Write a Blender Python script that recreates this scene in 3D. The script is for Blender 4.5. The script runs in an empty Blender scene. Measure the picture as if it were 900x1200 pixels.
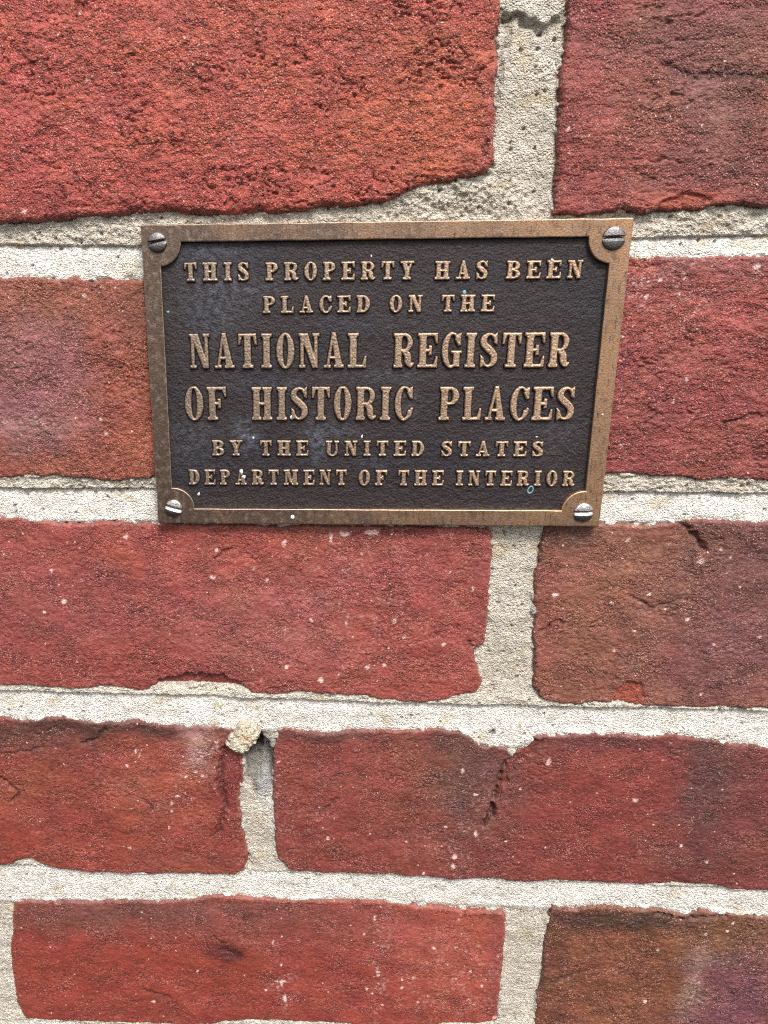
import bpy, math, time
import numpy as np
from mathutils import Matrix, Vector
T0 = time.time()
scene = bpy.context.scene
COL = scene.collection

# ------------------------------------------------------------------ units
# wall units: x right, y up from the middle of the plaque, z out of the wall (0 = plaque frame face)
U = 0.00084            # metres per wall unit
ZC = 1.40              # height of the plaque centre above the ground
def W(x, y, z): return (x * U, -z * U, y * U + ZC)

# ------------------------------------------------------------------ camera (solved from the plaque corners and the brick courses)
F_PX, CX = 900.0, 331.5
w = np.array([0.2813, 0.0501, -0.0021]); tt = np.array([31.6596, -42.9413, 252.4002])
th = np.linalg.norm(w); k = w / th
K = np.array([[0, -k[2], k[1]], [k[2], 0, -k[0]], [-k[1], k[0], 0]])
R = np.eye(3) + math.sin(th) * K + (1 - math.cos(th)) * K @ K
cpos = -R.T @ tt
cam = bpy.data.cameras.new('camera'); camo = bpy.data.objects.new('camera', cam); COL.objects.link(camo)
def toW(v): return Vector((v[0], v[2], -v[1]))
right, down, fwd = toW(R[0]), toW(R[1]), toW(R[2])
M = Matrix((( right.x, -down.x, -fwd.x, 0), (right.y, -down.y, -fwd.y, 0), (right.z, -down.z, -fwd.z, 0), (0, 0, 0, 1)))
M.translation = Vector((cpos[0] * U, cpos[2] * U, -cpos[1] * U + ZC))
camo.matrix_world = M
cam.sensor_fit = 'VERTICAL'; cam.sensor_height = 36.0; cam.lens = F_PX / 1200 * 36
cam.shift_x = (450 - CX) / 1200
cam.clip_start = 0.01; cam.clip_end = 100
scene.camera = camo
def bk(pts, z=-4.0):
    """photo pixels (900x1200) -> wall units on the plane z"""
    px = np.array(pts, float).reshape(-1, 2)
    d = np.c_[(px[:, 0] - CX) / F_PX, (px[:, 1] - 600) / F_PX, np.ones(len(px))] @ R
    s = (-z - cpos[2]) / d[:, 2]
    q = cpos + d * s[:, None]
    return np.c_[q[:, 0], -q[:, 1]]

# ------------------------------------------------------------------ daylight: overcast sky, very soft sun from above
world = bpy.data.worlds.new('World'); scene.world = world; world.use_nodes = True
nt = world.node_tree; bg = nt.nodes['Background']
sky = nt.nodes.new('ShaderNodeTexSky'); sky.sky_type = 'NISHITA'; sky.sun_disc = False
SUN_EL, SUN_AZ = 52.0, 18.0           # azimuth: degrees to the right of straight-out-from-the-wall
sky.sun_elevation = math.radians(SUN_EL); sky.sun_rotation = math.radians(180 - SUN_AZ)
sky.air_density = 1.0; sky.dust_density = 4.0; sky.ozone_density = 1.0; sky.altitude = 50
hs = nt.nodes.new('ShaderNodeHueSaturation'); hs.inputs['Saturation'].default_value = 0.35
nt.links.new(sky.outputs[0], hs.inputs['Color']); nt.links.new(hs.outputs[0], bg.inputs['Color'])
bg.inputs['Strength'].default_value = 0.13
sl = bpy.data.lights.new('sun', 'SUN'); sl.energy = 1.7; sl.angle = math.radians(14); sl.color = (1.0, 0.98, 0.955)
so = bpy.data.objects.new('sun', sl); COL.objects.link(so)
el, az = math.radians(SUN_EL), math.radians(SUN_AZ)
sd = Vector((math.sin(az) * math.cos(el), -math.cos(az) * math.cos(el), math.sin(el)))
so.rotation_euler = sd.to_track_quat('Z', 'Y').to_euler(); so.location = (0.5, -2, 4)
scene.view_settings.view_transform = 'Standard'; scene.view_settings.look = 'None'
scene.view_settings.exposure = 0.82; scene.view_settings.gamma = 1.0
scene.view_settings.use_curve_mapping = False
scene.cycles.max_bounces = 6; scene.cycles.diffuse_bounces = 4
scene.cycles.use_denoising = False
scene.cycles.denoiser = 'OPENIMAGEDENOISE'; scene.cycles.denoising_input_passes = 'RGB_ALBEDO_NORMAL'; scene.cycles.denoising_prefilter = 'ACCURATE'
scene.cycles.filter_width = 1.15

# ------------------------------------------------------------------ numpy noise
def h2(i, j, seed):
    a = (i.astype(np.int64) * 374761393 + j.astype(np.int64) * 668265263 + seed * 1442695041) & 0xffffffff
    a = ((a ^ (a >> 13)) * 1274126177) & 0xffffffff
    a = ((a ^ (a >> 16)) * 2246822519) & 0xffffffff
    return ((a ^ (a >> 15)) & 0xffffff) / float(0x1000000)
def perlin(x, y, seed=0):
    xi = np.floor(x); yi = np.floor(y); fx = x - xi; fy = y - yi
    xi = xi.astype(np.int64); yi = yi.astype(np.int64)
    u = fx * fx * fx * (fx * (fx * 6 - 15) + 10); v = fy * fy * fy * (fy * (fy * 6 - 15) + 10)
    def g(a, b):
        t = h2(xi + a, yi + b, seed) * 2 * math.pi
        return np.cos(t) * (fx - a) + np.sin(t) * (fy - b)
    n0 = g(0, 0) * (1 - u) + g(1, 0) * u; n1 = g(0, 1) * (1 - u) + g(1, 1) * u
    return (n0 * (1 - v) + n1 * v) * 1.5
def fbm(x, y, seed=0, octv=3, gain=0.5):
    s = 0; a = 1.0; f = 1.0
    for o in range(octv):
        s = s + a * perlin(x * f, y * f, seed + o * 17); a *= gain; f *= 2.03
    return s
def worley(x, y, seed=0):
    """distance to the nearest cell point and that cell's random value"""
    xi = np.floor(x).astype(np.int64); yi = np.floor(y).astype(np.int64)
    best = np.full(x.shape, 9.0); val = np.zeros(x.shape)
    for a in (-1, 0, 1):
        for b in (-1, 0, 1):
            cx = xi + a; cy = yi + b
            px = cx + h2(cx, cy, seed); py = cy + h2(cx, cy, seed + 7)
            d = (px - x) ** 2 + (py - y) ** 2; m = d < best
            best = np.where(m, d, best); val = np.where(m, h2(cx, cy, seed + 13), val)
    return np.sqrt(best), val
def ss(a, b, x):
    t = np.clip((x - a) / (b - a), 0, 1); return t * t * (3 - 2 * t)
def poly_sdf(x, y, P):
    """signed distance, negative inside"""
    d = np.full(x.shape, 1e9); inside = np.zeros(x.shape, bool); n = len(P)
    for i in range(n):
        ax, ay = P[i]; bx, by = P[(i + 1) % n]; ex, ey = bx - ax, by - ay
        L = ex * ex + ey * ey
        if L < 1e-12: continue
        t = np.clip(((x - ax) * ex + (y - ay) * ey) / L, 0, 1)
        d = np.minimum(d, (x - ax - t * ex) ** 2 + (y - ay - t * ey) ** 2)
        if ay != by:
            inside ^= ((ay > y) != (by > y)) & (x < ex * (y - ay) / ey + ax)
    d = np.sqrt(d); return np.where(inside, -d, d)
def line_d(x, y, pts):
    d = np.full(x.shape, 1e9)
    for (ax, ay), (bx, by) in zip(pts[:-1], pts[1:]):
        ex, ey = bx - ax, by - ay
        t = np.clip(((x - ax) * ex + (y - ay) * ey) / (ex * ex + ey * ey + 1e-12), 0, 1)
        d = np.minimum(d, (x - ax - t * ex) ** 2 + (y - ay - t * ey) ** 2)
    return np.sqrt(d)

# ------------------------------------------------------------------ object helpers
def link(name, me, parent=None, loc=(0, 0, 0)):
    o = bpy.data.objects.new(name, me); COL.objects.link(o); o.location = loc
    if parent is not None: o.parent = parent
    return o
def make_mesh(name, V, Fq, mat, smooth=True, col=None, attrs=None):
    me = bpy.data.meshes.new(name)
    V = np.asarray(V, np.float32); Fq = np.asarray(Fq, np.int32); n, kk = Fq.shape
    me.vertices.add(len(V)); me.vertices.foreach_set('co', V.ravel())
    me.loops.add(n * kk); me.loops.foreach_set('vertex_index', Fq.ravel())
    me.polygons.add(n); me.polygons.foreach_set('loop_start', np.arange(0, n * kk, kk, dtype=np.int32))
    me.polygons.foreach_set('loop_total', np.full(n, kk, np.int32))
    me.polygons.foreach_set('use_smooth', np.full(n, smooth, bool))
    me.update(calc_edges=True)
    if col is not None:
        a = me.color_attributes.new('Col', 'FLOAT_COLOR', 'POINT')
        c = np.ones((len(V), 4), np.float32); c[:, :3] = col; a.data.foreach_set('color', c.ravel())
    for nm, arr in (attrs or {}).items():
        a = me.attributes.new(nm, 'FLOAT', 'POINT'); a.data.foreach_set('value', np.asarray(arr, np.float32))
    me.materials.append(mat)
    return me
def grid_mesh(name, xs, ys, Z, keep, mat, org, col=None, attrs=None):
    """height field on xs x ys (wall units); keep = vertex mask; org = origin in wall units"""
    ny, nx = Z.shape
    q = keep[:-1, :-1] & keep[1:, :-1] & keep[:-1, 1:] & keep[1:, 1:]
    ii, jj = np.nonzero(q); a = ii * nx + jj
    Fq = np.stack([a, a + 1, a + nx + 1, a + nx], 1)
    used = np.zeros(nx * ny, bool); used[Fq.ravel()] = True
    idx = np.cumsum(used) - 1; Fq = idx[Fq]
    X, Y = np.meshgrid(xs, ys)
    V = np.stack([(X.ravel() - org[0]) * U, -(Z.ravel() - org[2]) * U, (Y.ravel() - org[1]) * U], 1)[used]
    c = None if col is None else col.reshape(-1, 3)[used]
    at = {kq: v.ravel()[used] for kq, v in (attrs or {}).items()}
    return make_mesh(name, V, Fq, mat, True, c, at)
def axis(lo, hi, flo, fhi, fine, coarse):
    """fine spacing inside [flo, fhi], coarse outside"""
    parts = []
    if lo < flo: parts.append(np.arange(lo, min(flo, hi), coarse))
    a, b = max(lo, flo), min(hi, fhi)
    if a < b: parts.append(np.arange(a, b, fine))
    if hi > fhi: parts.append(np.arange(max(fhi, lo), hi, coarse))
    return np.unique(np.round(np.concatenate(parts + [np.array([hi])]), 4))
def srgb(r, g, b):
    c = np.array([r, g, b], float) / 255
    return np.where(c <= 0.04045, c / 12.92, ((c + 0.055) / 1.055) ** 2.4)

# ------------------------------------------------------------------ materials
def new_mat(name):
    m = bpy.data.materials.new(name); m.use_nodes = True
    return m, m.node_tree.nodes, m.node_tree.links, m.node_tree.nodes['Principled BSDF']
def N(nodes, t, **kw):
    n = nodes.new(t)
    for a, v in kw.items(): setattr(n, a, v)
    return n
def mathn(nodes, links, op, a, b=None, c=None, clamp=False):
    n = nodes.new('ShaderNodeMath'); n.operation = op; n.use_clamp = clamp
    for i, v in enumerate((a, b, c)):
        if v is None: continue
        if isinstance(v, (int, float)): n.inputs[i].default_value = v
        else: links.new(v, n.inputs[i])
    return n.outputs[0]
def mixc(nodes, links, fac, a, b, mode='MIX'):
    n = nodes.new('ShaderNodeMix'); n.data_type = 'RGBA'; n.blend_type = mode
    for s, v in ((n.inputs[0], fac), (n.inputs[6], a), (n.inputs[7], b)):
        if isinstance(v, (int, float)): s.default_value = v
        elif isinstance(v, (tuple, list, np.ndarray)): s.default_value = (*[float(q) for q in v][:3], 1)
        else: links.new(v, s)
    return n.outputs[2]
def wall_coords(nodes, links, s=1.0 / U, stretch=(1, 1, 1)):
    g = nodes.new('ShaderNodeNewGeometry'); m = nodes.new('ShaderNodeMapping')
    m.inputs['Scale'].default_value = (s * stretch[0], s * stretch[1], s * stretch[2])
    links.new(g.outputs['Position'], m.inputs['Vector']); return m.outputs[0]
def noise(nodes, links, vec, scale, detail=2, rough=0.5):
    n = nodes.new('ShaderNodeTexNoise'); n.inputs['Scale'].default_value = scale
    n.inputs['Detail'].default_value = detail; n.inputs['Roughness'].default_value = rough
    links.new(vec, n.inputs['Vector']); return n.outputs['Fac']
def voro(nodes, links, vec, scale, feature='F1'):
    n = nodes.new('ShaderNodeTexVoronoi'); n.inputs['Scale'].default_value = scale; n.feature = feature
    links.new(vec, n.inputs['Vector']); return n
def sep_r(nodes, links, c):
    s = nodes.new('ShaderNodeSeparateColor'); links.new(c, s.inputs[0]); return s.outputs
def bump(nodes, links, h, dist, strength=1.0, normal=None):
    b = nodes.new('ShaderNodeBump'); b.inputs['Strength'].default_value = strength
    b.inputs['Distance'].default_value = dist; links.new(h, b.inputs['Height'])
    if normal is not None: links.new(normal, b.inputs['Normal'])
    return b.outputs[0]

def brick_material():
    m, n, l, p = new_mat('brick_clay')
    v = wall_coords(n, l)
    att = N(n, 'ShaderNodeAttribute', attribute_name='Col').outputs['Color']
    # tone grain: every sand grain has its own value; smooth fired skin has less of it
    gr = N(n, 'ShaderNodeAttribute', attribute_name='grain').outputs['Fac']
    g1 = voro(n, l, v, 0.95); r1 = sep_r(n, l, g1.outputs['Color'])
    g2 = voro(n, l, v, 1.75); r2 = sep_r(n, l, g2.outputs['Color'])
    tone = mathn(n, l, 'ADD', mathn(n, l, 'MULTIPLY', r1[0], 0.5), mathn(n, l, 'MULTIPLY', r2[0], 0.75))
    tone = mathn(n, l, 'MULTIPLY', mathn(n, l, 'SUBTRACT', tone, 0.62), mathn(n, l, 'MULTIPLY_ADD', gr, 0.75, 0.25))
    fac = mathn(n, l, 'ADD', tone, 1.0)
    comb = N(n, 'ShaderNodeCombineColor')
    for i in range(3): l.new(fac, comb.inputs[i])
    c = mixc(n, l, 1.0, att, comb.outputs[0], 'MULTIPLY')
    # pinkish pale grains
    pale = mathn(n, l, 'GREATER_THAN', r2[1], 0.80)
    near = mathn(n, l, 'LESS_THAN', g2.outputs['Distance'], 0.42)
    pm = mathn(n, l, 'MULTIPLY', mathn(n, l, 'MULTIPLY', pale, near), mathn(n, l, 'MULTIPLY', gr, 0.55))
    c = mixc(n, l, pm, c, srgb(226, 165, 150))
    # dark pores
    dk = mathn(n, l, 'MULTIPLY', mathn(n, l, 'LESS_THAN', r1[1], 0.13), mathn(n, l, 'LESS_THAN', g1.outputs['Distance'], 0.40))
    c = mixc(n, l, mathn(n, l, 'MULTIPLY', dk, 0.5), c, srgb(80, 36, 34))
    # rare white quartz grains
    wv = N(n, 'ShaderNodeVectorMath', operation='ADD'); wn = N(n, 'ShaderNodeTexNoise'); wn.inputs['Scale'].default_value = 2.2; l.new(v, wn.inputs['Vector'])
    sc_ = N(n, 'ShaderNodeVectorMath', operation='SCALE'); sc_.inputs['Scale'].default_value = 0.9; l.new(wn.outputs['Color'], sc_.inputs[0]); l.new(v, wv.inputs[0]); l.new(sc_.outputs[0], wv.inputs[1])
    g3 = voro(n, l, wv.outputs[0], 0.42); r3 = sep_r(n, l, g3.outputs['Color'])
    sz = mathn(n, l, 'MULTIPLY', mathn(n, l, 'POWER', r3[2], 2.5), 0.18)
    wt = mathn(n, l, 'MULTIPLY', mathn(n, l, 'GREATER_THAN', r3[0], 0.60), mathn(n, l, 'LESS_THAN', g3.outputs['Distance'], sz))
    c = mixc(n, l, mathn(n, l, 'MULTIPLY', wt, 0.75), c, srgb(226, 190, 172))
    l.new(c, p.inputs['Base Color'])
    p.inputs['Roughness'].default_value = 0.58; p.inputs['Specular IOR Level'].default_value = 0.5
    f1 = noise(n, l, v, 0.75, 4, 0.7)
    hh = mathn(n, l, 'ADD', f1, mathn(n, l, 'MULTIPLY', r2[2], 0.28))
    hh = mathn(n, l, 'ADD', hh, mathn(n, l, 'MULTIPLY', mathn(n, l, 'SUBTRACT', 0.5, g2.outputs['Distance']), 0.5))
    b = n.new('ShaderNodeBump'); b.inputs['Distance'].default_value = 0.95 * U; l.new(hh, b.inputs['Height'])
    l.new(mathn(n, l, 'MULTIPLY_ADD', gr, 0.75, 0.25, clamp=True), b.inputs['Strength']); l.new(b.outputs[0], p.inputs['Normal'])
    return m
def mortar_material():
    m, n, l, p = new_mat('lime_mortar')
    v = wall_coords(n, l)
    att = N(n, 'ShaderNodeAttribute', attribute_name='Col').outputs['Color']
    g1 = voro(n, l, v, 1.0); r1 = sep_r(n, l, g1.outputs['Color'])
    g2 = voro(n, l, v, 1.9); r2 = sep_r(n, l, g2.outputs['Color'])
    fac = mathn(n, l, 'ADD', mathn(n, l, 'ADD', mathn(n, l, 'MULTIPLY', r1[0], 0.26), mathn(n, l, 'MULTIPLY', r2[0], 0.42)), 0.66)
    comb = N(n, 'ShaderNodeCombineColor')
    for i in range(3): l.new(fac, comb.inputs[i])
    c = mixc(n, l, 1.0, att, comb.outputs[0], 'MULTIPLY')
    dk = mathn(n, l, 'MULTIPLY', mathn(n, l, 'LESS_THAN', r2[1], 0.09), mathn(n, l, 'LESS_THAN', g2.outputs['Distance'], 0.40))
    c = mixc(n, l, mathn(n, l, 'MULTIPLY', dk, 0.6), c, srgb(92, 82, 72))
    tn = mathn(n, l, 'MULTIPLY', mathn(n, l, 'GREATER_THAN', r1[1], 0.90), mathn(n, l, 'LESS_THAN', g1.outputs['Distance'], 0.40))
    c = mixc(n, l, mathn(n, l, 'MULTIPLY', tn, 0.4), c, srgb(176, 142, 108))
    l.new(c, p.inputs['Base Color'])
    p.inputs['Roughness'].default_value = 0.85; p.inputs['Specular IOR Level'].default_value = 0.25
    f1 = noise(n, l, v, 0.85, 4, 0.7)
    hh = mathn(n, l, 'ADD', f1, mathn(n, l, 'MULTIPLY', mathn(n, l, 'SUBTRACT', 0.5, g2.outputs['Distance']), 0.7))
    hh = mathn(n, l, 'ADD', hh, mathn(n, l, 'MULTIPLY', r2[2], 0.25))
    l.new(bump(n, l, hh, 0.9 * U, 1.0), p.inputs['Normal'])
    return m
def panel_material():
    m, n, l, p = new_mat('dark_oxidised_bronze')
    v = wall_coords(n, l)
    att = N(n, 'ShaderNodeAttribute', attribute_name='Col').outputs['Color']
    g = noise(n, l, v, 1.6, 5, 0.7)
    fac = mathn(n, l, 'ADD', mathn(n, l, 'MULTIPLY', g, 0.9), 0.22)
    comb = N(n, 'ShaderNodeCombineColor')
    for i in range(3): l.new(fac, comb.inputs[i])
    c = mixc(n, l, 1.0, att, comb.outputs[0], 'MULTIPLY')
    l.new(c, p.inputs['Base Color'])
    p.inputs['Roughness'].default_value = 0.40; p.inputs['Specular IOR Level'].default_value = 0.45
    p.inputs['Metallic'].default_value = 0.15
    l.new(bump(n, l, noise(n, l, v, 1.3, 5, 0.65), 0.55 * U, 1.0), p.inputs['Normal'])
    return m
def brass_material(name, letter=False):
    m, n, l, p = new_mat(name)
    v = wall_coords(n, l)
    vs = wall_coords(n, l, stretch=(1.0, 1.0, 0.22))
    geo = N(n, 'ShaderNodeNewGeometry')
    sp = N(n, 'ShaderNodeSeparateXYZ'); l.new(geo.outputs['Position'], sp.inputs[0])
    # the right side of the plaque is rubbed brighter, the left one is browner
    tx = mathn(n, l, 'MULTIPLY_ADD', sp.outputs['X'], 1.0 / (150 * U), 0.5, clamp=True)
    big = noise(n, l, v, 0.05, 4, 0.6)
    mid = noise(n, l, v, 0.5, 5, 0.65)
    brush = noise(n, l, vs, 1.1, 4, 0.7)
    pit = voro(n, l, v, 1.5); pr = sep_r(n, l, pit.outputs['Color'])
    pitm = mathn(n, l, 'MULTIPLY', mathn(n, l, 'GREATER_THAN', pr[0], 0.62), mathn(n, l, 'LESS_THAN', pit.outputs['Distance'], 0.36))
    if letter:
        c = mixc(n, l, tx, srgb(150, 132, 116), srgb(200, 166, 136))
        c = mixc(n, l, mathn(n, l, 'MULTIPLY_ADD', noise(n, l, v, 0.9, 4, 0.7), 4.0, -2.15, clamp=True), c, srgb(112, 94, 82))
        c = mixc(n, l, mathn(n, l, 'MULTIPLY', pitm, 0.7), c, srgb(78, 62, 54))
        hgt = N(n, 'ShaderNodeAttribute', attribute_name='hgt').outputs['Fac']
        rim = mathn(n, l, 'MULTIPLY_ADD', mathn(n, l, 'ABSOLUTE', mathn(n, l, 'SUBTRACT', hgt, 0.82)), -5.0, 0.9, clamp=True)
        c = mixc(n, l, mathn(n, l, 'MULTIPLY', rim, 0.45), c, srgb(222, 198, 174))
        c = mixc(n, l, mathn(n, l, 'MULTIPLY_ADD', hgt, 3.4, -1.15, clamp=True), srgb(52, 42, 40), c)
    else:
        k2 = mathn(n, l, 'MULTIPLY_ADD', big, 1.7, -1.0)
        k2 = mathn(n, l, 'ADD', k2, tx, clamp=True)
        c = mixc(n, l, k2, srgb(106, 88, 76), srgb(178, 138, 104))
        c = mixc(n, l, mathn(n, l, 'MULTIPLY_ADD', mid, 5.0, -2.5, clamp=True), c, srgb(150, 130, 118))
        c = mixc(n, l, mathn(n, l, 'MULTIPLY_ADD', brush, 6.0, -3.2, clamp=True), c, srgb(84, 66, 56))
        c = mixc(n, l, mathn(n, l, 'MULTIPLY_ADD', noise(n, l, v, 0.16, 3, 0.6), 6.0, -3.6, clamp=True), c, srgb(96, 72, 58))
        c = mixc(n, l, mathn(n, l, 'MULTIPLY', pitm, 0.3), c, srgb(82, 62, 52))
        nz = N(n, 'ShaderNodeSeparateXYZ'); l.new(geo.outputs['True Normal'], nz.inputs[0])
        edge = mathn(n, l, 'MULTIPLY_ADD', mathn(n, l, 'ABSOLUTE', mathn(n, l, 'SUBTRACT', mathn(n, l, 'ABSOLUTE', nz.outputs['Y']), 0.75)), -5.0, 1.0, clamp=True)
        c = mixc(n, l, mathn(n, l, 'MULTIPLY', edge, 0.6), c, srgb(232, 206, 178))   # arrises rubbed bright
    l.new(c, p.inputs['Base Color'])
    p.inputs['Metallic'].default_value = 0.7
    l.new(mathn(n, l, 'MULTIPLY_ADD', mid, 0.5, 0.14), p.inputs['Roughness'])
    hb = mathn(n, l, 'ADD', noise(n, l, v, 1.6, 4, 0.7), mathn(n, l, 'MULTIPLY', brush, 0.6))
    l.new(bump(n, l, hb, (0.20 if letter else 0.15) * U, 1.0), p.inputs['Normal'])
    return m
def metal(name, col, rough, metallic=1.0, col2=None):
    m, n, l, p = new_mat(name)
    v = wall_coords(n, l)
    f = noise(n, l, v, 1.8, 5, 0.7)
    c = mixc(n, l, mathn(n, l, 'MULTIPLY_ADD', f, 4.0, -1.6, clamp=True), col, col2 if col2 is not None else col * 0.45)
    l.new(c, p.inputs['Base Color']); p.inputs['Metallic'].default_value = metallic
    l.new(mathn(n, l, 'MULTIPLY_ADD', f, 0.5, rough - 0.15, clamp=True), p.inputs['Roughness'])
    l.new(bump(n, l, noise(n, l, v, 2.5, 3, 0.6), 0.12 * U), p.inputs['Normal'])
    return m
def plain(name, col, rough=0.8):
    m, n, l, p = new_mat(name); v = wall_coords(n, l)
    c = mixc(n, l, noise(n, l, v, 1.5, 3), col * 0.75, np.minimum(col * 1.15, 0.9))
    l.new(c, p.inputs['Base Color']); p.inputs['Roughness'].default_value = rough
    l.new(bump(n, l, noise(n, l, v, 2.0, 3), 0.2 * U), p.inputs['Normal'])
    return m
M_BRICK = brick_material(); M_MORTAR = mortar_material(); M_PANEL = panel_material()
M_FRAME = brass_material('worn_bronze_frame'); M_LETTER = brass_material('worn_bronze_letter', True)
M_SCREW_DARK = metal('tarnished_screw', srgb(138, 132, 130), 0.38)
M_SCREW_NICKEL = metal('nickel_screw', srgb(205, 200, 196), 0.28, 1.0, srgb(110, 106, 104))
M_WHITE = plain('white_paint_fleck', srgb(225, 222, 215)); M_TEAL = plain('verdigris_fleck', srgb(120, 160, 168))

# ================================================================== THE WALL
wall = bpy.data.objects.new('brick_wall', None); COL.objects.link(wall)
wall.location = W(0, -380, -4); wall['label'] = 'old red brick wall with pale sandy mortar joints, behind the bronze plaque'
wall['category'] = 'wall'
WORG = (0, -380, -4)
def in_wall(name, me, org): return link(name, me, wall, ((org[0] - WORG[0]) * U, -(org[2] - WORG[2]) * U, (org[1] - WORG[1]) * U))

FX0, FX1, FY0, FY1 = -168, 176, -292, 122        # the part of the wall the photograph shows
def frame_x(y):     # half-planes of the frame in wall units, at height y
    t = (113 - y) / 390.0
    return -119 - 46 * t, 113 + 62 * t

# courses: per brick  (polygon, options). px(...) points are read off the photograph, mm points lie outside it
def P_(px, mm_pts=()): return np.vstack([bk(px), np.array(mm_pts, float).reshape(-1, 2)]) if len(mm_pts) else bk(px)
S = srgb
BR = []
def brick(poly, base, blobs=(), rough=1.0, proud=0.0, edge=1.3, fn=None, label=None, seed=0, streak=0.0, fleck=(), jag=1.0):
    BR.append(dict(poly=poly, base=base, blobs=blobs, rough=rough, proud=proud, edge=edge, fn=fn, label=label, seed=seed, streak=streak, fleck=fleck, jag=jag))

def crack(pts, width, depth, tap=True):
    q = bk(pts)
    def f(x, y, Z, c):
        wx = x + 0.9 * perlin(x / 2.2, y / 2.2, 91); wy = y + 0.9 * perlin(x / 2.2 + 9, y / 2.2, 92)
        d = line_d(wx, wy, q); k = np.exp(-(d / width) ** 2)
        return Z - depth * k, c * (1 - 0.45 * k[..., None])
    return f
def chip(pts, depth, col=None, smooth=0.7):
    q = bk(pts)
    def f(x, y, Z, c):
        wx = x + 1.1 * perlin(x / 3, y / 3, 71); wy = y + 1.1 * perlin(x / 3 + 5, y / 3, 72)
        s = poly_sdf(wx, wy, q); k = ss(0.5, -0.7, s)
        Z = Z - depth * k
        if col is not None: c = c * (1 - k[..., None] * smooth) + mute(col) * k[..., None] * smooth
        return Z, c
    return f
def chain(*fs):
    def f(x, y, Z, c):
        for g in fs: Z, c = g(x, y, Z, c)
        return Z, c
    return f

# row 1
brick(P_([(588, -20), (586, 0), (583, 55), (581, 100), (580, 150), (579, 190), (573, 202), (550, 207), (528, 212), (505, 215), (485, 222), (465, 230), (450, 237), (420, 240), (370, 243), (335, 249), (300, 250), (265, 252), (220, 250), (185, 248), (150, 252), (110, 254), (90, 255), (60, 260), (20, 261), (0, 262)],
         [(-178, 50), (-178, 124), (34, 124)]), S(178, 70, 56),
      blobs=[((60, 160), (110, 120), S(176, 66, 62), .7), ((330, 90), (120, 70), S(172, 68, 55), .6), ((520, 150), (80, 70), S(178, 78, 48), .8), ((500, 30), (110, 40), S(168, 66, 52), .6), ((250, 215), (180, 26), S(172, 62, 58), .6), ((60, 240), (110, 18), S(150, 52, 48), .6), ((575, 170), (10, 60), S(165, 70, 75), .6)],
      rough=1.6, proud=1.3, edge=2.2, seed=11, streak=0.2, label='rough orange-red brick')
brick(P_([(668, -20), (666, 0), (662, 50), (657, 90), (655, 125), (654, 175), (651, 210), (649, 253), (675, 252), (700, 250), (725, 246), (755, 250), (780, 247), (820, 245), (840, 240), (870, 240), (900, 243)],
         [(259, 62), (259, 126), (49, 126)]), S(146, 60, 58),
      blobs=[((690, 120), (34, 130), S(160, 58, 58), .7), ((820, 90), (90, 70), S(128, 78, 68), .75), ((870, 20), (70, 40), S(140, 66, 66), .6), ((790, 60), (60, 20), S(124, 62, 66), .5), ((740, 150), (40, 60), S(158, 68, 56), .6), ((860, 190), (60, 40), S(122, 66, 62), .6), ((790, 236), (46, 10), S(170, 70, 52), .9)],
      rough=1.15, proud=0.9, edge=1.6, seed=23, streak=1.0, fn=chain(chip([(765, 250), (780, 232), (805, 224), (830, 230), (842, 246), (815, 252)], 0.9, S(176, 74, 56)), crack([(775, 75), (810, 92), (850, 88), (900, 92)], 1.3, 0.7)), label='brownish red brick with streaked face')
# row 2
brick(P_([(0, 324), (67, 327), (107, 328), (167, 327), (200, 326), (300, 322)], [(-45, 33), (-45, -34)]) if False else
      np.vstack([bk([(0, 324), (35, 325), (67, 327), (85, 325), (107, 329), (140, 326), (167, 327), (230, 324), (340, 320)]), [(-44, 33), (-44.5, 0), (-44, -34)], bk([(340, 561), (230, 559), (183, 558), (143, 564), (110, 563), (67, 558), (30, 558), (0, 560)]), [(-255, -35), (-255, 33)]]), S(158, 74, 50),
      blobs=[((50, 440), (78, 84), S(146, 78, 88), .95), ((30, 400), (70, 50), S(150, 84, 84), .6), ((140, 470), (30, 110), S(160, 72, 46), .6), ((60, 345), (120, 20), S(156, 80, 58), .7), ((20, 500), (50, 26), S(150, 98, 106), .7), ((60, 545), (120, 12), S(150, 66, 50), .7), ((160, 360), (22, 40), S(128, 66, 52), .6)],
      rough=1.1, edge=1.2, seed=37, fleck=[((30, 500), (45, 22), .5)], label='orange-brown brick with a mauve centre')
brick(np.vstack([[(-32, 34)], bk([(600, 306), (740, 302), (790, 300), (840, 299), (900, 299)]), [(176, 38), (176, -35)], bk([(900, 564), (860, 562), (830, 563), (790, 559), (757, 557), (710, 556), (600, 560)]), [(-32, -34)]]), S(150, 58, 58),
      blobs=[((860, 360), (70, 60), S(160, 62, 56), .6), ((800, 312), (110, 12), S(140, 74, 78), .6), ((750, 312), (14, 8), S(196, 84, 74), .8), ((760, 480), (60, 50), S(146, 62, 62), .6), ((870, 530), (60, 30), S(150, 66, 60), .6), ((820, 400), (40, 40), S(168, 70, 62), .5)],
      rough=1.3, edge=1.3, seed=41, streak=0.6, fleck=[((760, 340), (120, 60), .55)], fn=crack([(850, 497), (880, 488), (900, 487)], 0.8, 0.8), label='crimson brick speckled with pale grit')
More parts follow.
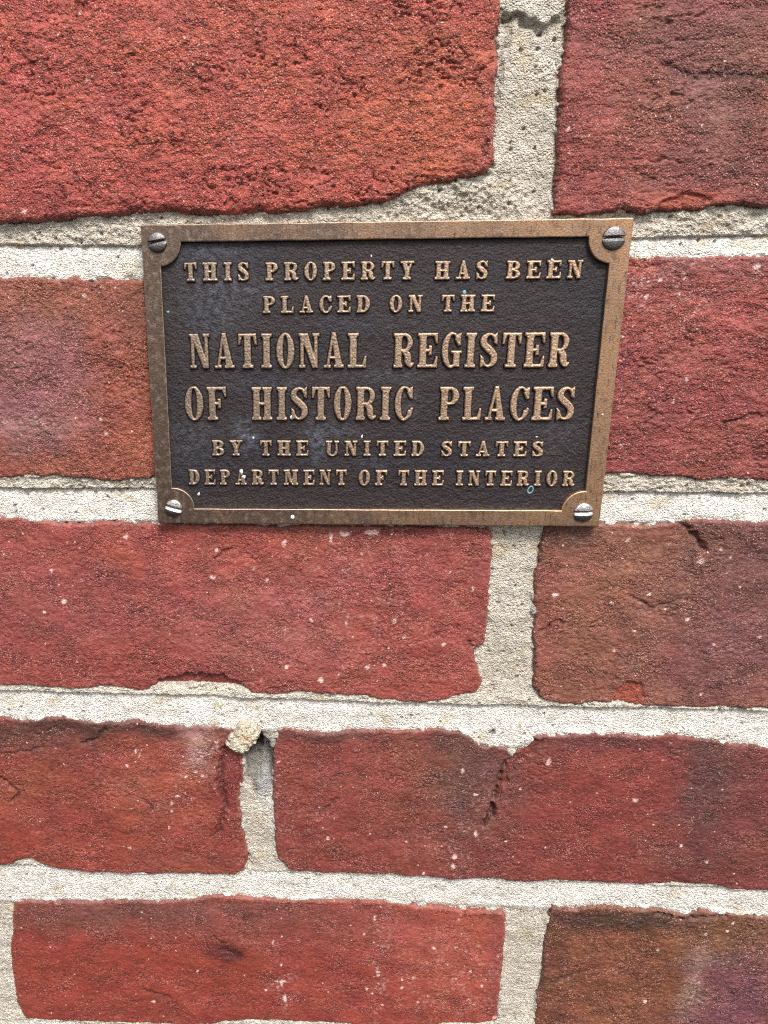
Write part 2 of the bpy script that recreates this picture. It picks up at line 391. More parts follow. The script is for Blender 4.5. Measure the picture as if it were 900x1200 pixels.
# row 3
brick(np.vstack([bk([(0, 607), (25, 608), (50, 611), (90, 615), (125, 611), (187, 614), (300, 616), (420, 617), (540, 618), (576, 620), (577, 650), (575, 685), (571, 735), (567, 757), (557, 761), (558, 775), (562, 788), (565, 800), (558, 812), (525, 820), (492, 825), (475, 824), (450, 820), (425, 817), (400, 815), (350, 811), (320, 815), (290, 812), (262, 808), (225, 806), (195, 806), (160, 810), (125, 804), (90, 807), (50, 805), (0, 802)]), [(-169, -116), (-169, -49)]]), S(156, 62, 58),
      blobs=[((60, 700), (90, 80), S(150, 64, 66), .7), ((280, 640), (200, 22), S(168, 68, 56), .8), ((330, 740), (120, 50), S(160, 76, 76), .7), ((480, 760), (80, 50), S(164, 66, 58), .7), ((470, 660), (90, 30), S(154, 62, 62), .6), ((120, 780), (120, 20), S(150, 56, 52), .7), ((430, 624), (60, 5), S(110, 50, 46), .5)],
      rough=0.75, edge=1.2, seed=53, fleck=[((420, 700), (130, 90), .35)],
      fn=chain(chip([(172, 812), (185, 800), (205, 793), (232, 789), (262, 792), (285, 803), (296, 815), (250, 822)], 2.2, S(130, 48, 44)), crack([(250, 655), (262, 648), (270, 643)], 0.6, 0.8), crack([(556, 759), (548, 752)], .6, 1.0)), label='long red brick below the plaque')
brick(np.vstack([bk([(640, 611), (702, 613), (730, 615), (770, 616), (795, 611), (820, 608), (860, 610), (900, 612)]), [(267, -48), (267, -120)], bk([(900, 831), (850, 830), (800, 830), (750, 827), (720, 823), (680, 826), (660, 826), (637, 821), (626, 806), (626, 740), (627, 690), (630, 665), (635, 635)])]), S(144, 78, 66),
      blobs=[((860, 740), (80, 90), S(122, 64, 68), .95), ((880, 640), (60, 40), S(112, 60, 60), .9), ((690, 640), (60, 18), S(120, 68, 60), .7), ((720, 690), (60, 50), S(146, 80, 62), .8), ((700, 780), (60, 30), S(136, 72, 60), .7), ((790, 690), (40, 60), S(128, 70, 62), .6), ((650, 628), (26, 14), S(84, 52, 46), .9), ((640, 720), (14, 90), S(146, 64, 54), .5)],
      rough=0.8, edge=1.3, seed=67, fleck=[((800, 740), (90, 80), .25)],
      fn=chain(chip([(718, 824), (722, 808), (735, 798), (752, 800), (760, 818), (752, 828)], 0.8, S(164, 66, 48), 0.9), crack([(798, 612), (808, 620), (820, 636), (828, 645)], 0.9, 1.8), crack([(636, 740), (650, 728), (662, 730)], 0.6, 0.9), crack([(740, 700), (765, 712), (790, 706)], 0.6, 0.5)), label='brick fading from brown to purple')
# row 4
brick(np.vstack([bk([(0, 840), (40, 845), (60, 842), (75, 840), (120, 848), (160, 845), (210, 851), (240, 852), (265, 853), (282, 858), (284, 880), (285, 905), (282, 930), (281, 950), (284, 970), (289, 990), (291, 1007), (286, 1020), (276, 1026), (250, 1025), (210, 1026), (150, 1025), (100, 1022), (65, 1019), (47, 1012), (38, 1007), (28, 1007), (15, 1013), (0, 1015)]), [(-259, -201), (-259, -128)]]), S(160, 62, 50),
      blobs=[((110, 852), (180, 12), S(88, 50, 50), .95), ((40, 870), (70, 16), S(100, 52, 50), .8), ((60, 960), (90, 40), S(152, 54, 46), .6), ((170, 920), (50, 34), S(172, 78, 62), .7), ((238, 880), (18, 22), S(206, 150, 150), .75), ((264, 940), (18, 70), S(138, 46, 42), .7), ((40, 915), (30, 30), S(158, 76, 56), .6), ((230, 1010), (60, 12), S(150, 70, 62), .6)],
      rough=0.62, edge=1.4, seed=71, fleck=[((240, 885), (26, 26), .9), ((200, 940), (40, 50), .3)],
      fn=chain(chip([(262, 870), (282, 868), (284, 920), (280, 960), (262, 950), (252, 915)], 0.9, S(132, 44, 42), .6), crack([(262, 880), (258, 915), (264, 945), (256, 975)], 1.1, 0.9), crack([(0, 912), (10, 921), (22, 930), (14, 940)], 0.8, 1.2), crack([(95, 872), (112, 868), (122, 856)], 0.8, 0.8), crack([(170, 938), (180, 948)], 0.8, 0.5), crack([(10, 884), (50, 876)], 0.6, 0.5)), label='red brick with a crumbling right end')
brick(np.vstack([bk([(326, 857), (335, 854), (360, 857), (380, 860), (415, 856), (450, 857), (475, 857), (500, 855), (540, 859), (552, 862), (557, 871), (567, 876), (580, 874), (592, 876), (600, 886), (608, 880), (616, 873), (626, 864), (650, 862), (700, 861), (750, 864), (790, 860), (810, 865), (840, 869), (875, 872), (900, 877)]), [(173, -139), (173, -202)], bk([(900, 1045), (860, 1044), (840, 1039), (800, 1037), (750, 1037), (700, 1035), (650, 1032), (615, 1035), (580, 1032), (530, 1031), (480, 1027), (450, 1026), (400, 1025), (368, 1024), (340, 1020), (325, 1008), (321, 970), (320, 930), (321, 880)])]), S(148, 60, 54),
      blobs=[((400, 930), (90, 80), S(152, 64, 56), .6), ((360, 980), (60, 40), S(142, 54, 50), .6), ((500, 900), (34, 50), S(158, 70, 50), .7), ((555, 910), (52, 70), S(112, 66, 64), .95), ((700, 960), (90, 70), S(146, 52, 50), .7), ((832, 920), (32, 90), S(96, 58, 62), .85), ((880, 960), (40, 80), S(122, 56, 56), .8), ((810, 1010), (60, 24), S(116, 52, 50), .5), ((690, 870), (120, 8), S(104, 56, 54), .7), ((380, 862), (70, 8), S(104, 58, 58), .8), ((620, 880), (20, 16), S(124, 62, 52), .7)],
      rough=0.62, edge=1.3, seed=83, fleck=[((540, 990), (40, 50), .4), ((350, 960), (50, 80), .2)],
      fn=chain(chip([(600, 884), (622, 866), (640, 868), (630, 882), (607, 896), (596, 915), (586, 936), (579, 934), (590, 908)], 1.1, S(132, 48, 42), .6), crack([(600, 886), (592, 898), (584, 918), (579, 936)], 1.1, 2.4), crack([(578, 944), (575, 956), (566, 966)], 0.95, 3.4), crack([(380, 950), (395, 936)], 0.9, 0.5)), label='long brick with dark smoky bands')
# row 5
brick(P_([(15, 1057), (50, 1056), (100, 1057), (150, 1055), (175, 1058), (225, 1055), (250, 1051), (300, 1052), (350, 1055), (450, 1057), (480, 1062), (520, 1065), (550, 1067), (590, 1069), (593, 1082), (591, 1120), (587, 1150), (584, 1197), (560, 1201), (450, 1201), (360, 1200), (320, 1196), (295, 1197), (240, 1201), (150, 1200), (75, 1197), (30, 1194), (20, 1175), (14, 1140), (12, 1120), (14, 1080)]), S(158, 58, 46),
      blobs=[((200, 1066), (200, 14), S(132, 72, 70), .9), ((120, 1080), (110, 16), S(128, 70, 70), .7), ((540, 1130), (60, 60), S(186, 80, 66), .9), ((470, 1100), (80, 30), S(176, 74, 66), .7), ((330, 1085), (90, 24), S(150, 70, 68), .6), ((180, 1150), (140, 40), S(160, 56, 44), .7), ((270, 1118), (24, 8), S(96, 36, 34), .9), ((580, 1130), (8, 60), S(150, 66, 70), .6), ((400, 1170), (90, 30), S(166, 62, 56), .6)],
      rough=0.5, edge=1.2, seed=97, fleck=[((445, 1120), (10, 60), .9), ((530, 1150), (50, 50), .6), ((330, 1160), (14, 30), .7)],
      fn=chain(crack([(170, 1160), (200, 1168)], 1.0, 0.5), crack([(262, 1112), (280, 1120)], 2.4, 0.7), crack([(250, 1098), (262, 1106)], .6, .6)), label='bright red brick with a dusty mauve top edge')
brick(np.vstack([bk([(649, 1062), (675, 1066), (700, 1061), (730, 1065), (770, 1066), (800, 1072), (820, 1067), (850, 1071), (900, 1076)]), [(285, -216), (285, -284), (75, -284)], bk([(627, 1200), (630, 1170), (636, 1140), (640, 1105), (642, 1080)])]), S(128, 68, 46),
      blobs=[((700, 1150), (80, 60), S(134, 68, 46), .6), ((730, 1078), (110, 9), S(74, 46, 40), .9), ((860, 1100), (60, 20), S(124, 76, 44), .8), ((650, 1120), (14, 60), S(98, 50, 42), .6), ((840, 1130), (30, 10), S(150, 120, 116), .5), ((812, 1160), (12, 34), S(158, 120, 116), .6), ((866, 1180), (46, 52), S(122, 62, 80), 1.0)],
      rough=1.0, edge=1.3, seed=101, fleck=[((812, 1160), (10, 30), .7), ((850, 1100), (60, 30), .3)],
      fn=chain(crack([(645, 1152), (680, 1140), (695, 1136)], 0.7, 1.0), crack([(770, 1070), (800, 1078), (850, 1074)], 0.8, 1.4)), label='brown brick with a purple patch')
NVIS = len(BR)
# bricks of the same courses and the next ones, just outside the picture
def plainb(x0, x1, y0, y1, base, seed): brick(np.array([(x0, y0), (x1, y0 + 1), (x1, y1 + 1), (x0, y1)], float), base, seed=seed, rough=0.9)
plainb(-403, -194, 50, 122, S(150, 62, 54), 201); plainb(190, 350, -35, 38, S(150, 60, 56), 203)
plainb(-400, -186, -118, -50, S(158, 66, 54), 205)
plainb(188, 350, -203, -137, S(140, 60, 54), 209); plainb(-400, -169, -283, -217, S(150, 64, 52), 211)
for i, (a, b) in enumerate([(-285, -75), (-59, 151), (167, 350)]): plainb(a, b, 140, 206, S(150 + 8 * i, 62, 54), 220 + i)
for i, (a, b) in enumerate([(-265, -55), (-40, 170), (186, 350)]): plainb(a, b, -368, -301, S(152 - 6 * i, 62, 54), 230 + i)

def mute(c):
    g = c @ np.array([.35, .45, .2]); return (c * 0.90 + g * 0.10) * np.array([0.99, 1.10, 0.93]) * TONE[0]
TONE = [1.0]
MARKS = [(333, 636, 3, 4), (388, 631, 2.5, 8), (404, 626, 7, 3.5), (436, 624, 10, 4), (249, 677, 4, 3), (313, 679, 2, 2), (643, 893, 3.5, 5), (745, 938, 4, 3), (542, 904, 2.5, 3.5),
         (557, 977, 2, 5), (533, 1004, 3, 4), (531, 1016, 3, 4), (822, 658, 6, 4), (844, 645, 2, 2), (857, 653, 2, 2), (867, 688, 2, 2), (650, 697, 6, 3), (201, 942, 1.4, 3), (201, 951, 1.6, 2), (152, 994, 2.5, 2),
         (198, 970, 1.5, 2), (124, 508, 3, 3.5), (887, 312, 5, 4), (796, 345, 2.5, 2), (760, 331, 2.5, 2), (804, 445, 3, 3), (728, 521, 3, 2), (320, 1105, 1.5, 3), (439, 1076, 1.5, 4), (330, 1152, 2, 5), (334, 1170, 3, 5), (159, 880, 1.5, 3),
         (376, 796, 4, 4), (430, 782, 3, 3), (232, 1138, 2, 2), (60, 668, 2, 2), (148, 629, 3, 2.5), (75, 705, 4, 3), (90, 775, 2, 2), (828, 1010, 2, 2), (610, 925, 2, 2)]
def build_brick(B, visible):
    P = B['poly']; x0, y0 = P.min(0); x1, y1 = P.max(0); pad = 1.6
    if visible:
        lo_y = max(y0, FY0)
        fl0, fr0 = frame_x(y0); fl1, fr1 = frame_x(y1)
        fl, fr = min(fl0, fl1) - 3, max(fr0, fr1) + 3
        xs = axis(x0 - pad, x1 + pad, fl, fr, 0.37, 2.5); ys = axis(y0 - pad, y1 + pad, FY0, FY1 - 4, 0.37, 2.5)
    else:
        xs = np.arange(x0 - pad, x1 + pad + 1, 1.5); ys = np.arange(y0 - pad, y1 + pad + 1, 1.5)
    X, Y = np.meshgrid(xs, ys); s = B['seed']; r = B['rough']; jg = B['jag']; TONE[0] = 0.86 if s == 11 else (0.70 if s in (71, 83, 97) else 0.80)
    wx = X + jg * (0.55 * perlin(X / 7, Y / 7, s) + 0.26 * fbm(X / 3.1, Y / 3.1, s + 1, 2, .6) + 0.38 * perlin(X / .8, Y / .8, s + 21))
    wy = Y + jg * (0.55 * perlin(X / 7, Y / 7, s + 2) + 0.26 * fbm(X / 3.1, Y / 3.1, s + 3, 2, .6) + 0.38 * perlin(X / .8, Y / .8, s + 22))
    sd_ = poly_sdf(wx, wy, P)
    # face relief
    sx = 1 + 1.2 * B['streak']
    Z = 0.55 * fbm(X / 34, Y / 22, s + 4, 2) + 0.28 * r * fbm(X / (7 * sx), Y / 6, s + 5, 3, 0.55)
    Z += 0.17 * r * fbm(X / (2.0 * sx), Y / 1.6, s + 6, 3, 0.65)
    rid = 1 - np.abs(fbm((X + .5 * Y) / (9 * sx), Y / 5.5, s + 7, 3, 0.6)) * 2.2
    mask = ss(-0.15, 0.35, perlin(X / 24, Y / 17, s + 8))
    pits = ss(0.80, 1.0, rid) * mask
    Z -= 0.55 * r * pits
    wd, wv = worley(X / 1.15, Y / 1.0, s + 9)
    Z += 0.16 * (0.6 + 0.4 * r) * (wv - 0.35) * ss(0.75, 0.1, wd)
    col = np.empty(X.shape + (3,)); col[:] = mute(B['base'])
    # colour patches fired into the clay
    
    nx = 6.5 * fbm(X / 17, Y / 13, s + 31, 3, .6); ny = 5 * fbm(X / 15, Y / 12, s + 32, 3, .6)
    for (c, rad, cc, st) in B['blobs']:
        q = bk([c, (c[0] + rad[0], c[1]), (c[0], c[1] + rad[1])])
        rx = abs(q[1, 0] - q[0, 0]); ry = abs(q[2, 1] - q[0, 1]) 
        d = ((X + nx * min(1, rx / 9) - q[0, 0]) / rx) ** 2 + ((Y + ny * min(1, ry / 7) - q[0, 1]) / ry) ** 2
        kk = (st * np.exp(-0.5 * (d * 1.1) ** 1.3))[..., None]; col = col * (1 - kk) + mute(cc) * kk
    # mottling
    mo = fbm(X / 11, Y / 8, s + 12, 4, 0.6); col *= (1 + 0.20 * mo)[..., None]
    mo2 = fbm(X / 20, Y / 13, s + 14, 3, 0.6); col[..., 1] *= 1 + 0.09 * mo2; col[..., 2] *= 1 - 0.05 * mo2
    col *= (1 - 0.30 * pits * min(1, r))[..., None]
    # lime dust and grit
    fd, fv = worley(X / 2.1, Y / 2.1, s + 40)
    dens = np.full(X.shape, 0.004)
    for (c, rad, st) in B['fleck']:
        q = bk([c, (c[0] + rad[0], c[1]), (c[0], c[1] + rad[1])])
        d = ((X - q[0, 0]) / (q[1, 0] - q[0, 0])) ** 2 + ((Y - q[0, 1]) / (q[2, 1] - q[0, 1])) ** 2
        dens = dens + 0.09 * st * np.exp(-0.7 * d)
    kk = (fv < dens) * ss(0.02, -0.12, fd - 0.42 * h2(np.floor(fv * 1e6).astype(np.int64), np.zeros(fv.shape, np.int64), 5) + 0.28 * perlin(X / .9, Y / .7, s + 41))
    chalk = np.zeros(X.shape)
    fine = ss(0.05, 0.75, fbm(X / 1.6, Y / 1.6, s + 43, 3, .7)) * ss(-.3, .4, perlin(X / 7, Y / 7, s + 44))
    for (c, rad, st) in B['fleck']:
        q = bk([c, (c[0] + rad[0], c[1]), (c[0], c[1] + rad[1])])
        d = ((X - q[0, 0]) / (q[1, 0] - q[0, 0])) ** 2 + ((Y - q[0, 1]) / (q[2, 1] - q[0, 1])) ** 2
        chalk = np.maximum(chalk, st * np.exp(-0.8 * d) * fine)
    chalk = (np.maximum(chalk, 0.16 * ss(.35, .9, fbm(X / 2.4, Y / 2.0, s + 47, 4, .7)) * ss(0, .6, perlin(X / 30, Y / 22, s + 48))) * .75)[..., None]
    col = col * (1 - chalk) + S(214, 176, 166) * chalk
    wmx = X + .5 * perlin(X / 1.1, Y / 1.1, 881); wmy = Y + .5 * perlin(X / 1.1, Y / 1.1, 882)
    if visible:
        for (mx_, my_, rx_, ry_) in MARKS:
            q = bk([(mx_, my_), (mx_ + rx_, my_), (mx_, my_ + ry_)])
            if not (x0 < q[0, 0] < x1 and y0 < q[0, 1] < y1): continue
            kk = np.maximum(kk, ss(1.3, .6, np.hypot((wmx - q[0, 0]) / (q[1, 0] - q[0, 0]), (wmy - q[0, 1]) / (q[2, 1] - q[0, 1])) * 1.22))
    Z += 0.12 * kk; kk = (kk * 0.85)[..., None]; col = col * (1 - kk) + S(222, 190, 180) * kk
    if B['fn']: Z, col = B['fn'](X, Y, Z, col)
    # arrises
    e = B['edge'] * (1 + 0.5 * perlin(X / 8, Y / 8, s + 15)); d_in = np.clip(-sd_, 0, None)
    t = np.clip(1 - d_in / e, 0, 1); drop = e * (1 - np.sqrt(np.clip(1 - t * t, 0, 1))) * 1.15
    out = np.clip(sd_, 0, None); drop = drop + out * 9
    Z = Z * ss(-0.5, 1.5, d_in + 1) + B['proud'] - drop
    # mortar film and dirt at the very edge
    em = ss(1.3, 0.0, d_in + 0.9 * fbm(X / 2.5, Y / 2.5, s + 16, 2))[..., None] * 0.30
    col = col * (1 - em) + S(150, 112, 100) * em
    if not visible: pass
    # keep clear of the plate that is screwed down on it
    on = (np.abs(X) < 75) & (np.abs(Y) < 48); Z = np.where(on, np.minimum(Z, 0.55), Z)
    Z = np.maximum(Z, -11.5)
    keep = sd_ < 1.25
    org = (float((x0 + x1) / 2), float((y0 + y1) / 2), -4.0)
    grain = np.clip((0.10 + 0.50 * r) + 0.55 * fbm(X / 15, Y / 10, s + 61, 3, .6), 0.12, 1.15)
    me = grid_mesh('brick', xs, ys, Z - 4.0, keep, M_BRICK, org, np.clip(col, 0.004, 0.9), {'grain': grain})
    o = in_wall('brick', me, org)
    if B['label']: o['label'] = B['label']
    return o
for i, B in enumerate(BR): build_brick(B, i < NVIS)
print('bricks', round(time.time() - T0, 1))

# ------------------------------------------------------------------ mortar: bed joints with a struck profile, flatter head joints
def ln(p, x):     # polyline through photo points, evaluated at x (wall units)
    q = bk(p); q = q[np.argsort(q[:, 0])]; return np.interp(x, q[:, 0], q[:, 1])
JOINTS = [  # top edge (brick above), ridge, bottom edge (brick below), lip recess, face recess just under the ridge, recess at the bottom, colours
    dict(top=[(0, 262), (260, 250), (450, 238), (560, 205), (640, 240), (700, 250), (900, 243)], rid=[(0, 287), (160, 288), (700, 280), (900, 275)], bot=[(0, 325), (900, 300)], lip=1.7, lr=0.6, a=3.2, b=0.9, white=1.0),
    dict(top=[(0, 560), (900, 563)], rid=[(0, 574), (183, 574), (700, 578), (900, 580)], bot=[(0, 609), (900, 611)], lip=1.4, lr=0.55, a=3.3, b=0.9, white=.8),
    dict(top=[(0, 804), (300, 812), (560, 820), (900, 832)], rid=[(0, 811), (250, 818), (450, 826), (650, 830), (900, 835)], bot=[(0, 842), (350, 857), (600, 875), (900, 875)], lip=0.9, lr=.3, a=2.9, b=0.7, white=.75),
    dict(top=[(0, 1014), (280, 1026), (900, 1045)], rid=[(0, 1016), (450, 1028), (900, 1046)], bot=[(0, 1056), (450, 1056), (900, 1075)], lip=1.2, lr=.3, a=2.7, b=0.8, white=.45),
    dict(top=[(0, 1194), (600, 1202), (900, 1236)], rid=[(0, 1198), (900, 1238)], bot=[(0, 1226), (900, 1262)], lip=1.2, lr=.3, a=2.2, b=1.0, white=.3),
]
def mortar_fields(X, Y, fine=True):
    A = S(222, 216, 207); Bc = S(211, 201, 186)
    n1 = fbm(X / 18, Y / 12, 301, 3, .6); n2 = fbm(X / 4.5, Y / 4, 303, 4, .6)
    # head joints: shallow trough, a little dirty
    rec = 1.7 + 0.45 * n1 + 0.2 * n2
    col = np.empty(X.shape + (3,)); col[:] = Bc
    k0 = ss(-.2, .5, n1)[..., None]; col = col * (1 - .35 * k0) + S(184, 172, 152) * .35 * k0
    rough = np.full(X.shape, 0.42)
    for j, J in enumerate(JOINTS):
        yt, yr, yb = ln(J['top'], X[0]), ln(J['rid'], X[0]), ln(J['bot'], X[0])
        yt, yr, yb = (np.broadcast_to(q, X.shape) for q in (yt, yr, yb))
        yrw = yr + 0.35 * perlin(X / 14, Y * 0 + j, 311) + 0.22 * perlin(X / 2.2, Y / 2.2, 312)
        v = np.clip((yrw - Y) / np.maximum(yrw - yb, 0.5), 0, 1.4)
        face = J['a'] + (J['b'] - J['a']) * np.clip(v, 0, 1) ** 0.75 + 0.12 * n2 + 0.25 * n1
        lip = J['lip'] + J['lr'] * n2 + 0.5 * n1
        lipk = ss(0.25, -0.25, yrw - Y)                 # 1 above the ridge line
        inb = ss(2.5, -0.5, yb - 0.3 - Y) * ss(1.0 + 3 * 1, -1.0, Y - yt - 0.5)
        prof = face * (1 - lipk) + lip * lipk
        rec = rec * (1 - inb) + prof * inb
        cw = A * (1 + 0.13 * J['white']); cl = S(220, 210, 194)
        cj = cw * (1 - lipk[..., None]) + cl * lipk[..., None]
        # brown streaks in the weathered lip
        stx = ss(0.05, 0.6, fbm(X / 14, Y / 1.5, 321 + j, 3, .6)) * lipk * (J['lr'] > .5)
        cj = cj * (1 - .38 * stx[..., None]) + S(112, 92, 72) * .38 * stx[..., None]
        col = col * (1 - inb[..., None]) + cj * inb[..., None]
        rough = rough * (1 - inb) + (0.22 + 0.75 * lipk * (0.4 + 0.6 * (J['lr'] > .5))) * inb
        thin = np.exp(-((Y - yrw) / 0.30) ** 2) * inb     # trowel line
        rec += 0.35 * thin
    rgh = fbm(X / 1.3, Y / 1.3, 331, 3, .65)
    wd, wv = worley(X / 1.3, Y / 1.3, 333)
    rec -= rough * (0.42 * rgh + 0.35 * (wv - .3) * ss(.8, .1, wd))
    pd, pv = worley(X / 4.2, Y / 4.2, 336); pk = (pv < .22) * ss(.16, .06, pd + .08 * perlin(X / .8, Y / .8, 337)); rec += 1.1 * pk; col *= (1 - .4 * pk)[..., None]
    hl = 1 - np.abs(fbm(X / 16, Y / 11, 338, 4, .55)); hk = ss(.975, 1.0, hl) * ss(.1, .4, perlin(X / 25, Y / 25, 339)); rec += .5 * hk; col *= (1 - .25 * hk)[..., None]
    gm = ss(.1, .8, fbm(X / 22, Y / 5, 340, 4, .65)); col = col * (1 - .22 * gm[..., None]) + S(140, 128, 112) * .22 * gm[..., None]
    st = fbm(X / 9, Y / 6, 341, 4, .6)
    col = col * (1 + 0.10 * st)[..., None]
    ye = ss(0.25, 0.8, fbm(X / 12, Y / 8, 343, 3))[..., None] * .35; col = col * (1 - ye) + S(196, 172, 126) * ye
    # places read off the photograph
    def at(c, rad):
        q = bk([c, (c[0] + rad[0], c[1]), (c[0], c[1] + rad[1])])
        wxx = 1.6 * perlin(X / 4, Y / 4, 351); wyy = 1.6 * perlin(X / 4, Y / 4, 352)
        return ((X + wxx - q[0, 0]) / (q[1, 0] - q[0, 0])) ** 2 + ((Y + wyy - q[0, 1]) / (q[2, 1] - q[0, 1])) ** 2
    g = lambda c, rad, p=1.0: np.exp(-at(c, rad) ** p)
    # smeared mortar beside the top left brick
    k = g((530, 226), (62, 20), 1.5); rec -= 0.9 * k; rec -= 0.5 * k * rgh
    k = np.exp(-(line_d(X + perlin(X / 2, Y / 2, 355), Y + 1.4 * perlin(X / 2.5, Y / 2.5, 356), bk([(585, 24), (605, 18), (625, 26), (636, 36), (660, 20)])) / 1.1) ** 2)
    rec += 1.9 * k; col *= (1 - .45 * k)[..., None]
    k = np.exp(-(line_d(X + perlin(X / 2, Y / 2, 357), Y + perlin(X / 2.5, Y / 2.5, 358), bk([(592, 12), (600, 40), (588, 70), (584, 120)])) / .8) ** 2)
    rec += 0.9 * k; col *= (1 - .3 * k)[..., None]
    # open hole at the top of the narrow head joint
    k = ss(1.25, 0.75, at((304, 890), (15, 24))); rec += 5.0 * k
    k2 = ss(1.2, 0.4, at((296, 878), (12, 11))); rec += 6.0 * k2
    kg = np.clip(ss(1.7, 0.8, at((305, 896), (17, 32))), 0, 1)[..., None]; col = col * (1 - .7 * kg) + S(84, 82, 80) * .7 * kg  # grey mortar of the recess, darkened further to shade the hole
    k2b = ss(1.5, 0.5, at((296, 880), (11, 12)))[..., None]; col = col * (1 - .75 * k2b) + S(48, 45, 42) * .75 * k2b  # blackish core: shade of the cavity painted into the mortar colour
    k = g((288, 1012), (7, 9), 1.5); rec += 2.0 * k
    k = g((312, 925), (7, 26)); col = col * (1 - .4 * k[..., None]) + S(222, 222, 224) * .4 * k[..., None]
    k = g((590, 1130), (3, 60)) * 0; 
    # dark pebble and bits of grit in the bed joint
    for (c, rr) in (((578, 859), 3.6), ((612, 851), 1.3), ((590, 862), 1.6), ((630, 1047), 1.4), ((183, 1038), 1.2), ((530, 838), 1.2), ((765, 850), 1.1)):
        k = ss(1.3, .6, at(c, (rr * 1.4, rr)))[..., None]; col = col * (1 - .75 * k) + S(84, 76, 66) * .75 * k
    k = ss(1.2, .4, at((255, 829), (8, 5)))[..., None]; col = col * (1 - .5 * k) + S(206, 190, 130) * .5 * k
    # the plate hides nothing proud
    on = (np.abs(X) < 75) & (np.abs(Y) < 48); rec = np.where(on, np.maximum(rec, 0.2), rec)
    return rec, np.clip(col, .02, .86)
# distance of the mortar grid to all bricks (only cells in the joints are kept)
def build_mortar():
    xs = axis(-170, 178, -168, 176, 0.37, 2); ys = axis(-300, 140, FY0, 118, 0.37, 2)
    X, Y = np.meshgrid(xs, ys)
    ins = np.full(X.shape, 1e9)
    for B in BR:
        P = B['poly']; x0, y0 = P.min(0) - 4; x1, y1 = P.max(0) + 4
        i0, i1 = np.searchsorted(ys, [y0, y1]); j0, j1 = np.searchsorted(xs, [x0, x1])
        if i1 <= i0 or j1 <= j0: continue
        sub = np.s_[i0:i1, j0:j1]; ins[sub] = np.minimum(ins[sub], poly_sdf(X[sub], Y[sub], P))
    fl = -119 - 46 * (113 - Y) / 390 - 6; fr = 113 + 62 * (113 - Y) / 390 + 6
    keep = (ins > -3.0)
    rec, col = mortar_fields(X, Y)
    # mortar meets the bricks: slightly squeezed down at the very edge
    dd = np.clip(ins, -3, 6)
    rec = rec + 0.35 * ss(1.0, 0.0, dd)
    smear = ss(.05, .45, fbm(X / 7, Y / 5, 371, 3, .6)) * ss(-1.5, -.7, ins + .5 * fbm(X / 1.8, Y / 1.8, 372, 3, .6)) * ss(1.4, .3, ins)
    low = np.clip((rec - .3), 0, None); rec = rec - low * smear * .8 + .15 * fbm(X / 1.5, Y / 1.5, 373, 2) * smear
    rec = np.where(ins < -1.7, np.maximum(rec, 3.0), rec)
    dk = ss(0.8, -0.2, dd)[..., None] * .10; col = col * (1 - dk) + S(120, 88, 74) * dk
    org = (0, -80, -6)
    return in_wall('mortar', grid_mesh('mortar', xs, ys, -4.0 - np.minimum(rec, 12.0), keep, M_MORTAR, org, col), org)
mo = build_mortar()
mo['label'] = 'pale sandy mortar joints'
# mortar outside the picture and the solid core of the wall behind the bricks
def box(verts, faces, x0, x1, y0, y1, z0, z1):
    b = len(verts)
    for z in (z0, z1):
        for (x, y) in ((x0, y0), (x1, y0), (x1, y1), (x0, y1)): verts.append((x, y, z))
    for f in ((0, 3, 2, 1), (4, 5, 6, 7), (0, 1, 5, 4), (1, 2, 6, 5), (2, 3, 7, 6), (3, 0, 4, 7)): faces.append([b + i for i in f])
V, Fc = [], []
box(V, Fc, -400, 350, -380, 215, -120, -16)                      # core
box(V, Fc, -400, -170, -380, 215, -16, -6.2); box(V, Fc, 178, 350, -380, 215, -16, -6.2)
box(V, Fc, -170, 178, 140, 215, -16, -6.2); box(V, Fc, -170, 178, -380, -300, -16, -6.2)
org = (0, -80, -60)
me = make_mesh('mortar_core', [((x - org[0]) * U, -(z - org[2]) * U, (y - org[1]) * U) for x, y, z in V], [f[::-1] for f in Fc], M_MORTAR, False, np.tile(S(176, 164, 142), (len(V), 1)))
in_wall('mortar_core', me, org)

# the blob of mortar stuck to the brick corner
def blob(name, centre_px, z0, rx, ry, rz, mat, seed, colfn, parent_fn, rough=.35, sub=40, label=None):
    q = bk([centre_px], z0)[0]
    nu, nv = sub, sub // 2; V, Fq = [], []
    u = np.linspace(0, 2 * math.pi, nu, endpoint=False); v = np.linspace(0.02, math.pi - .02, nv)
    UU, VV = np.meshgrid(u, v); x = np.sin(VV) * np.cos(UU); y = np.sin(VV) * np.sin(UU); z = np.cos(VV)
    r = 1 + rough * (perlin(x * 1.6 + 5, y * 1.6 + z, seed) + .5 * perlin(x * 4 + z * 2, y * 4 + 3, seed + 1) + .3 * perlin(x * 9 + z * 3, y * 9, seed + 2))
    P = np.stack([x * r * rx, y * r * ry, z * r * rz], -1).reshape(-1, 3)
    col = colfn(P)
    idx = np.arange(nu * nv).reshape(nv, nu); nxt = np.roll(idx, -1, 1)
    Fq = np.stack([idx[:-1], nxt[:-1], nxt[1:], idx[1:]], -1).reshape(-1, 4)[:, ::-1]
    V = np.stack([P[:, 0] * U, -P[:, 2] * U, P[:, 1] * U], 1)
    me = make_mesh(name, V, Fq, mat, True, col)
    o = parent_fn(name, me, (q[0], q[1], z0))
    if label: o['label'] = label
    return o
LP = bk([(264, 873), (269, 864), (276, 858), (278, 850), (290, 848), (301, 853), (304, 862), (298, 872), (291, 879), (285, 884), (276, 881), (268, 878)], -2.5)
lc = LP.mean(0); xs = np.arange(lc[0] - 9, lc[0] + 9, .22); ys = np.arange(lc[1] - 9, lc[1] + 9, .22); X, Y = np.meshgrid(xs, ys)
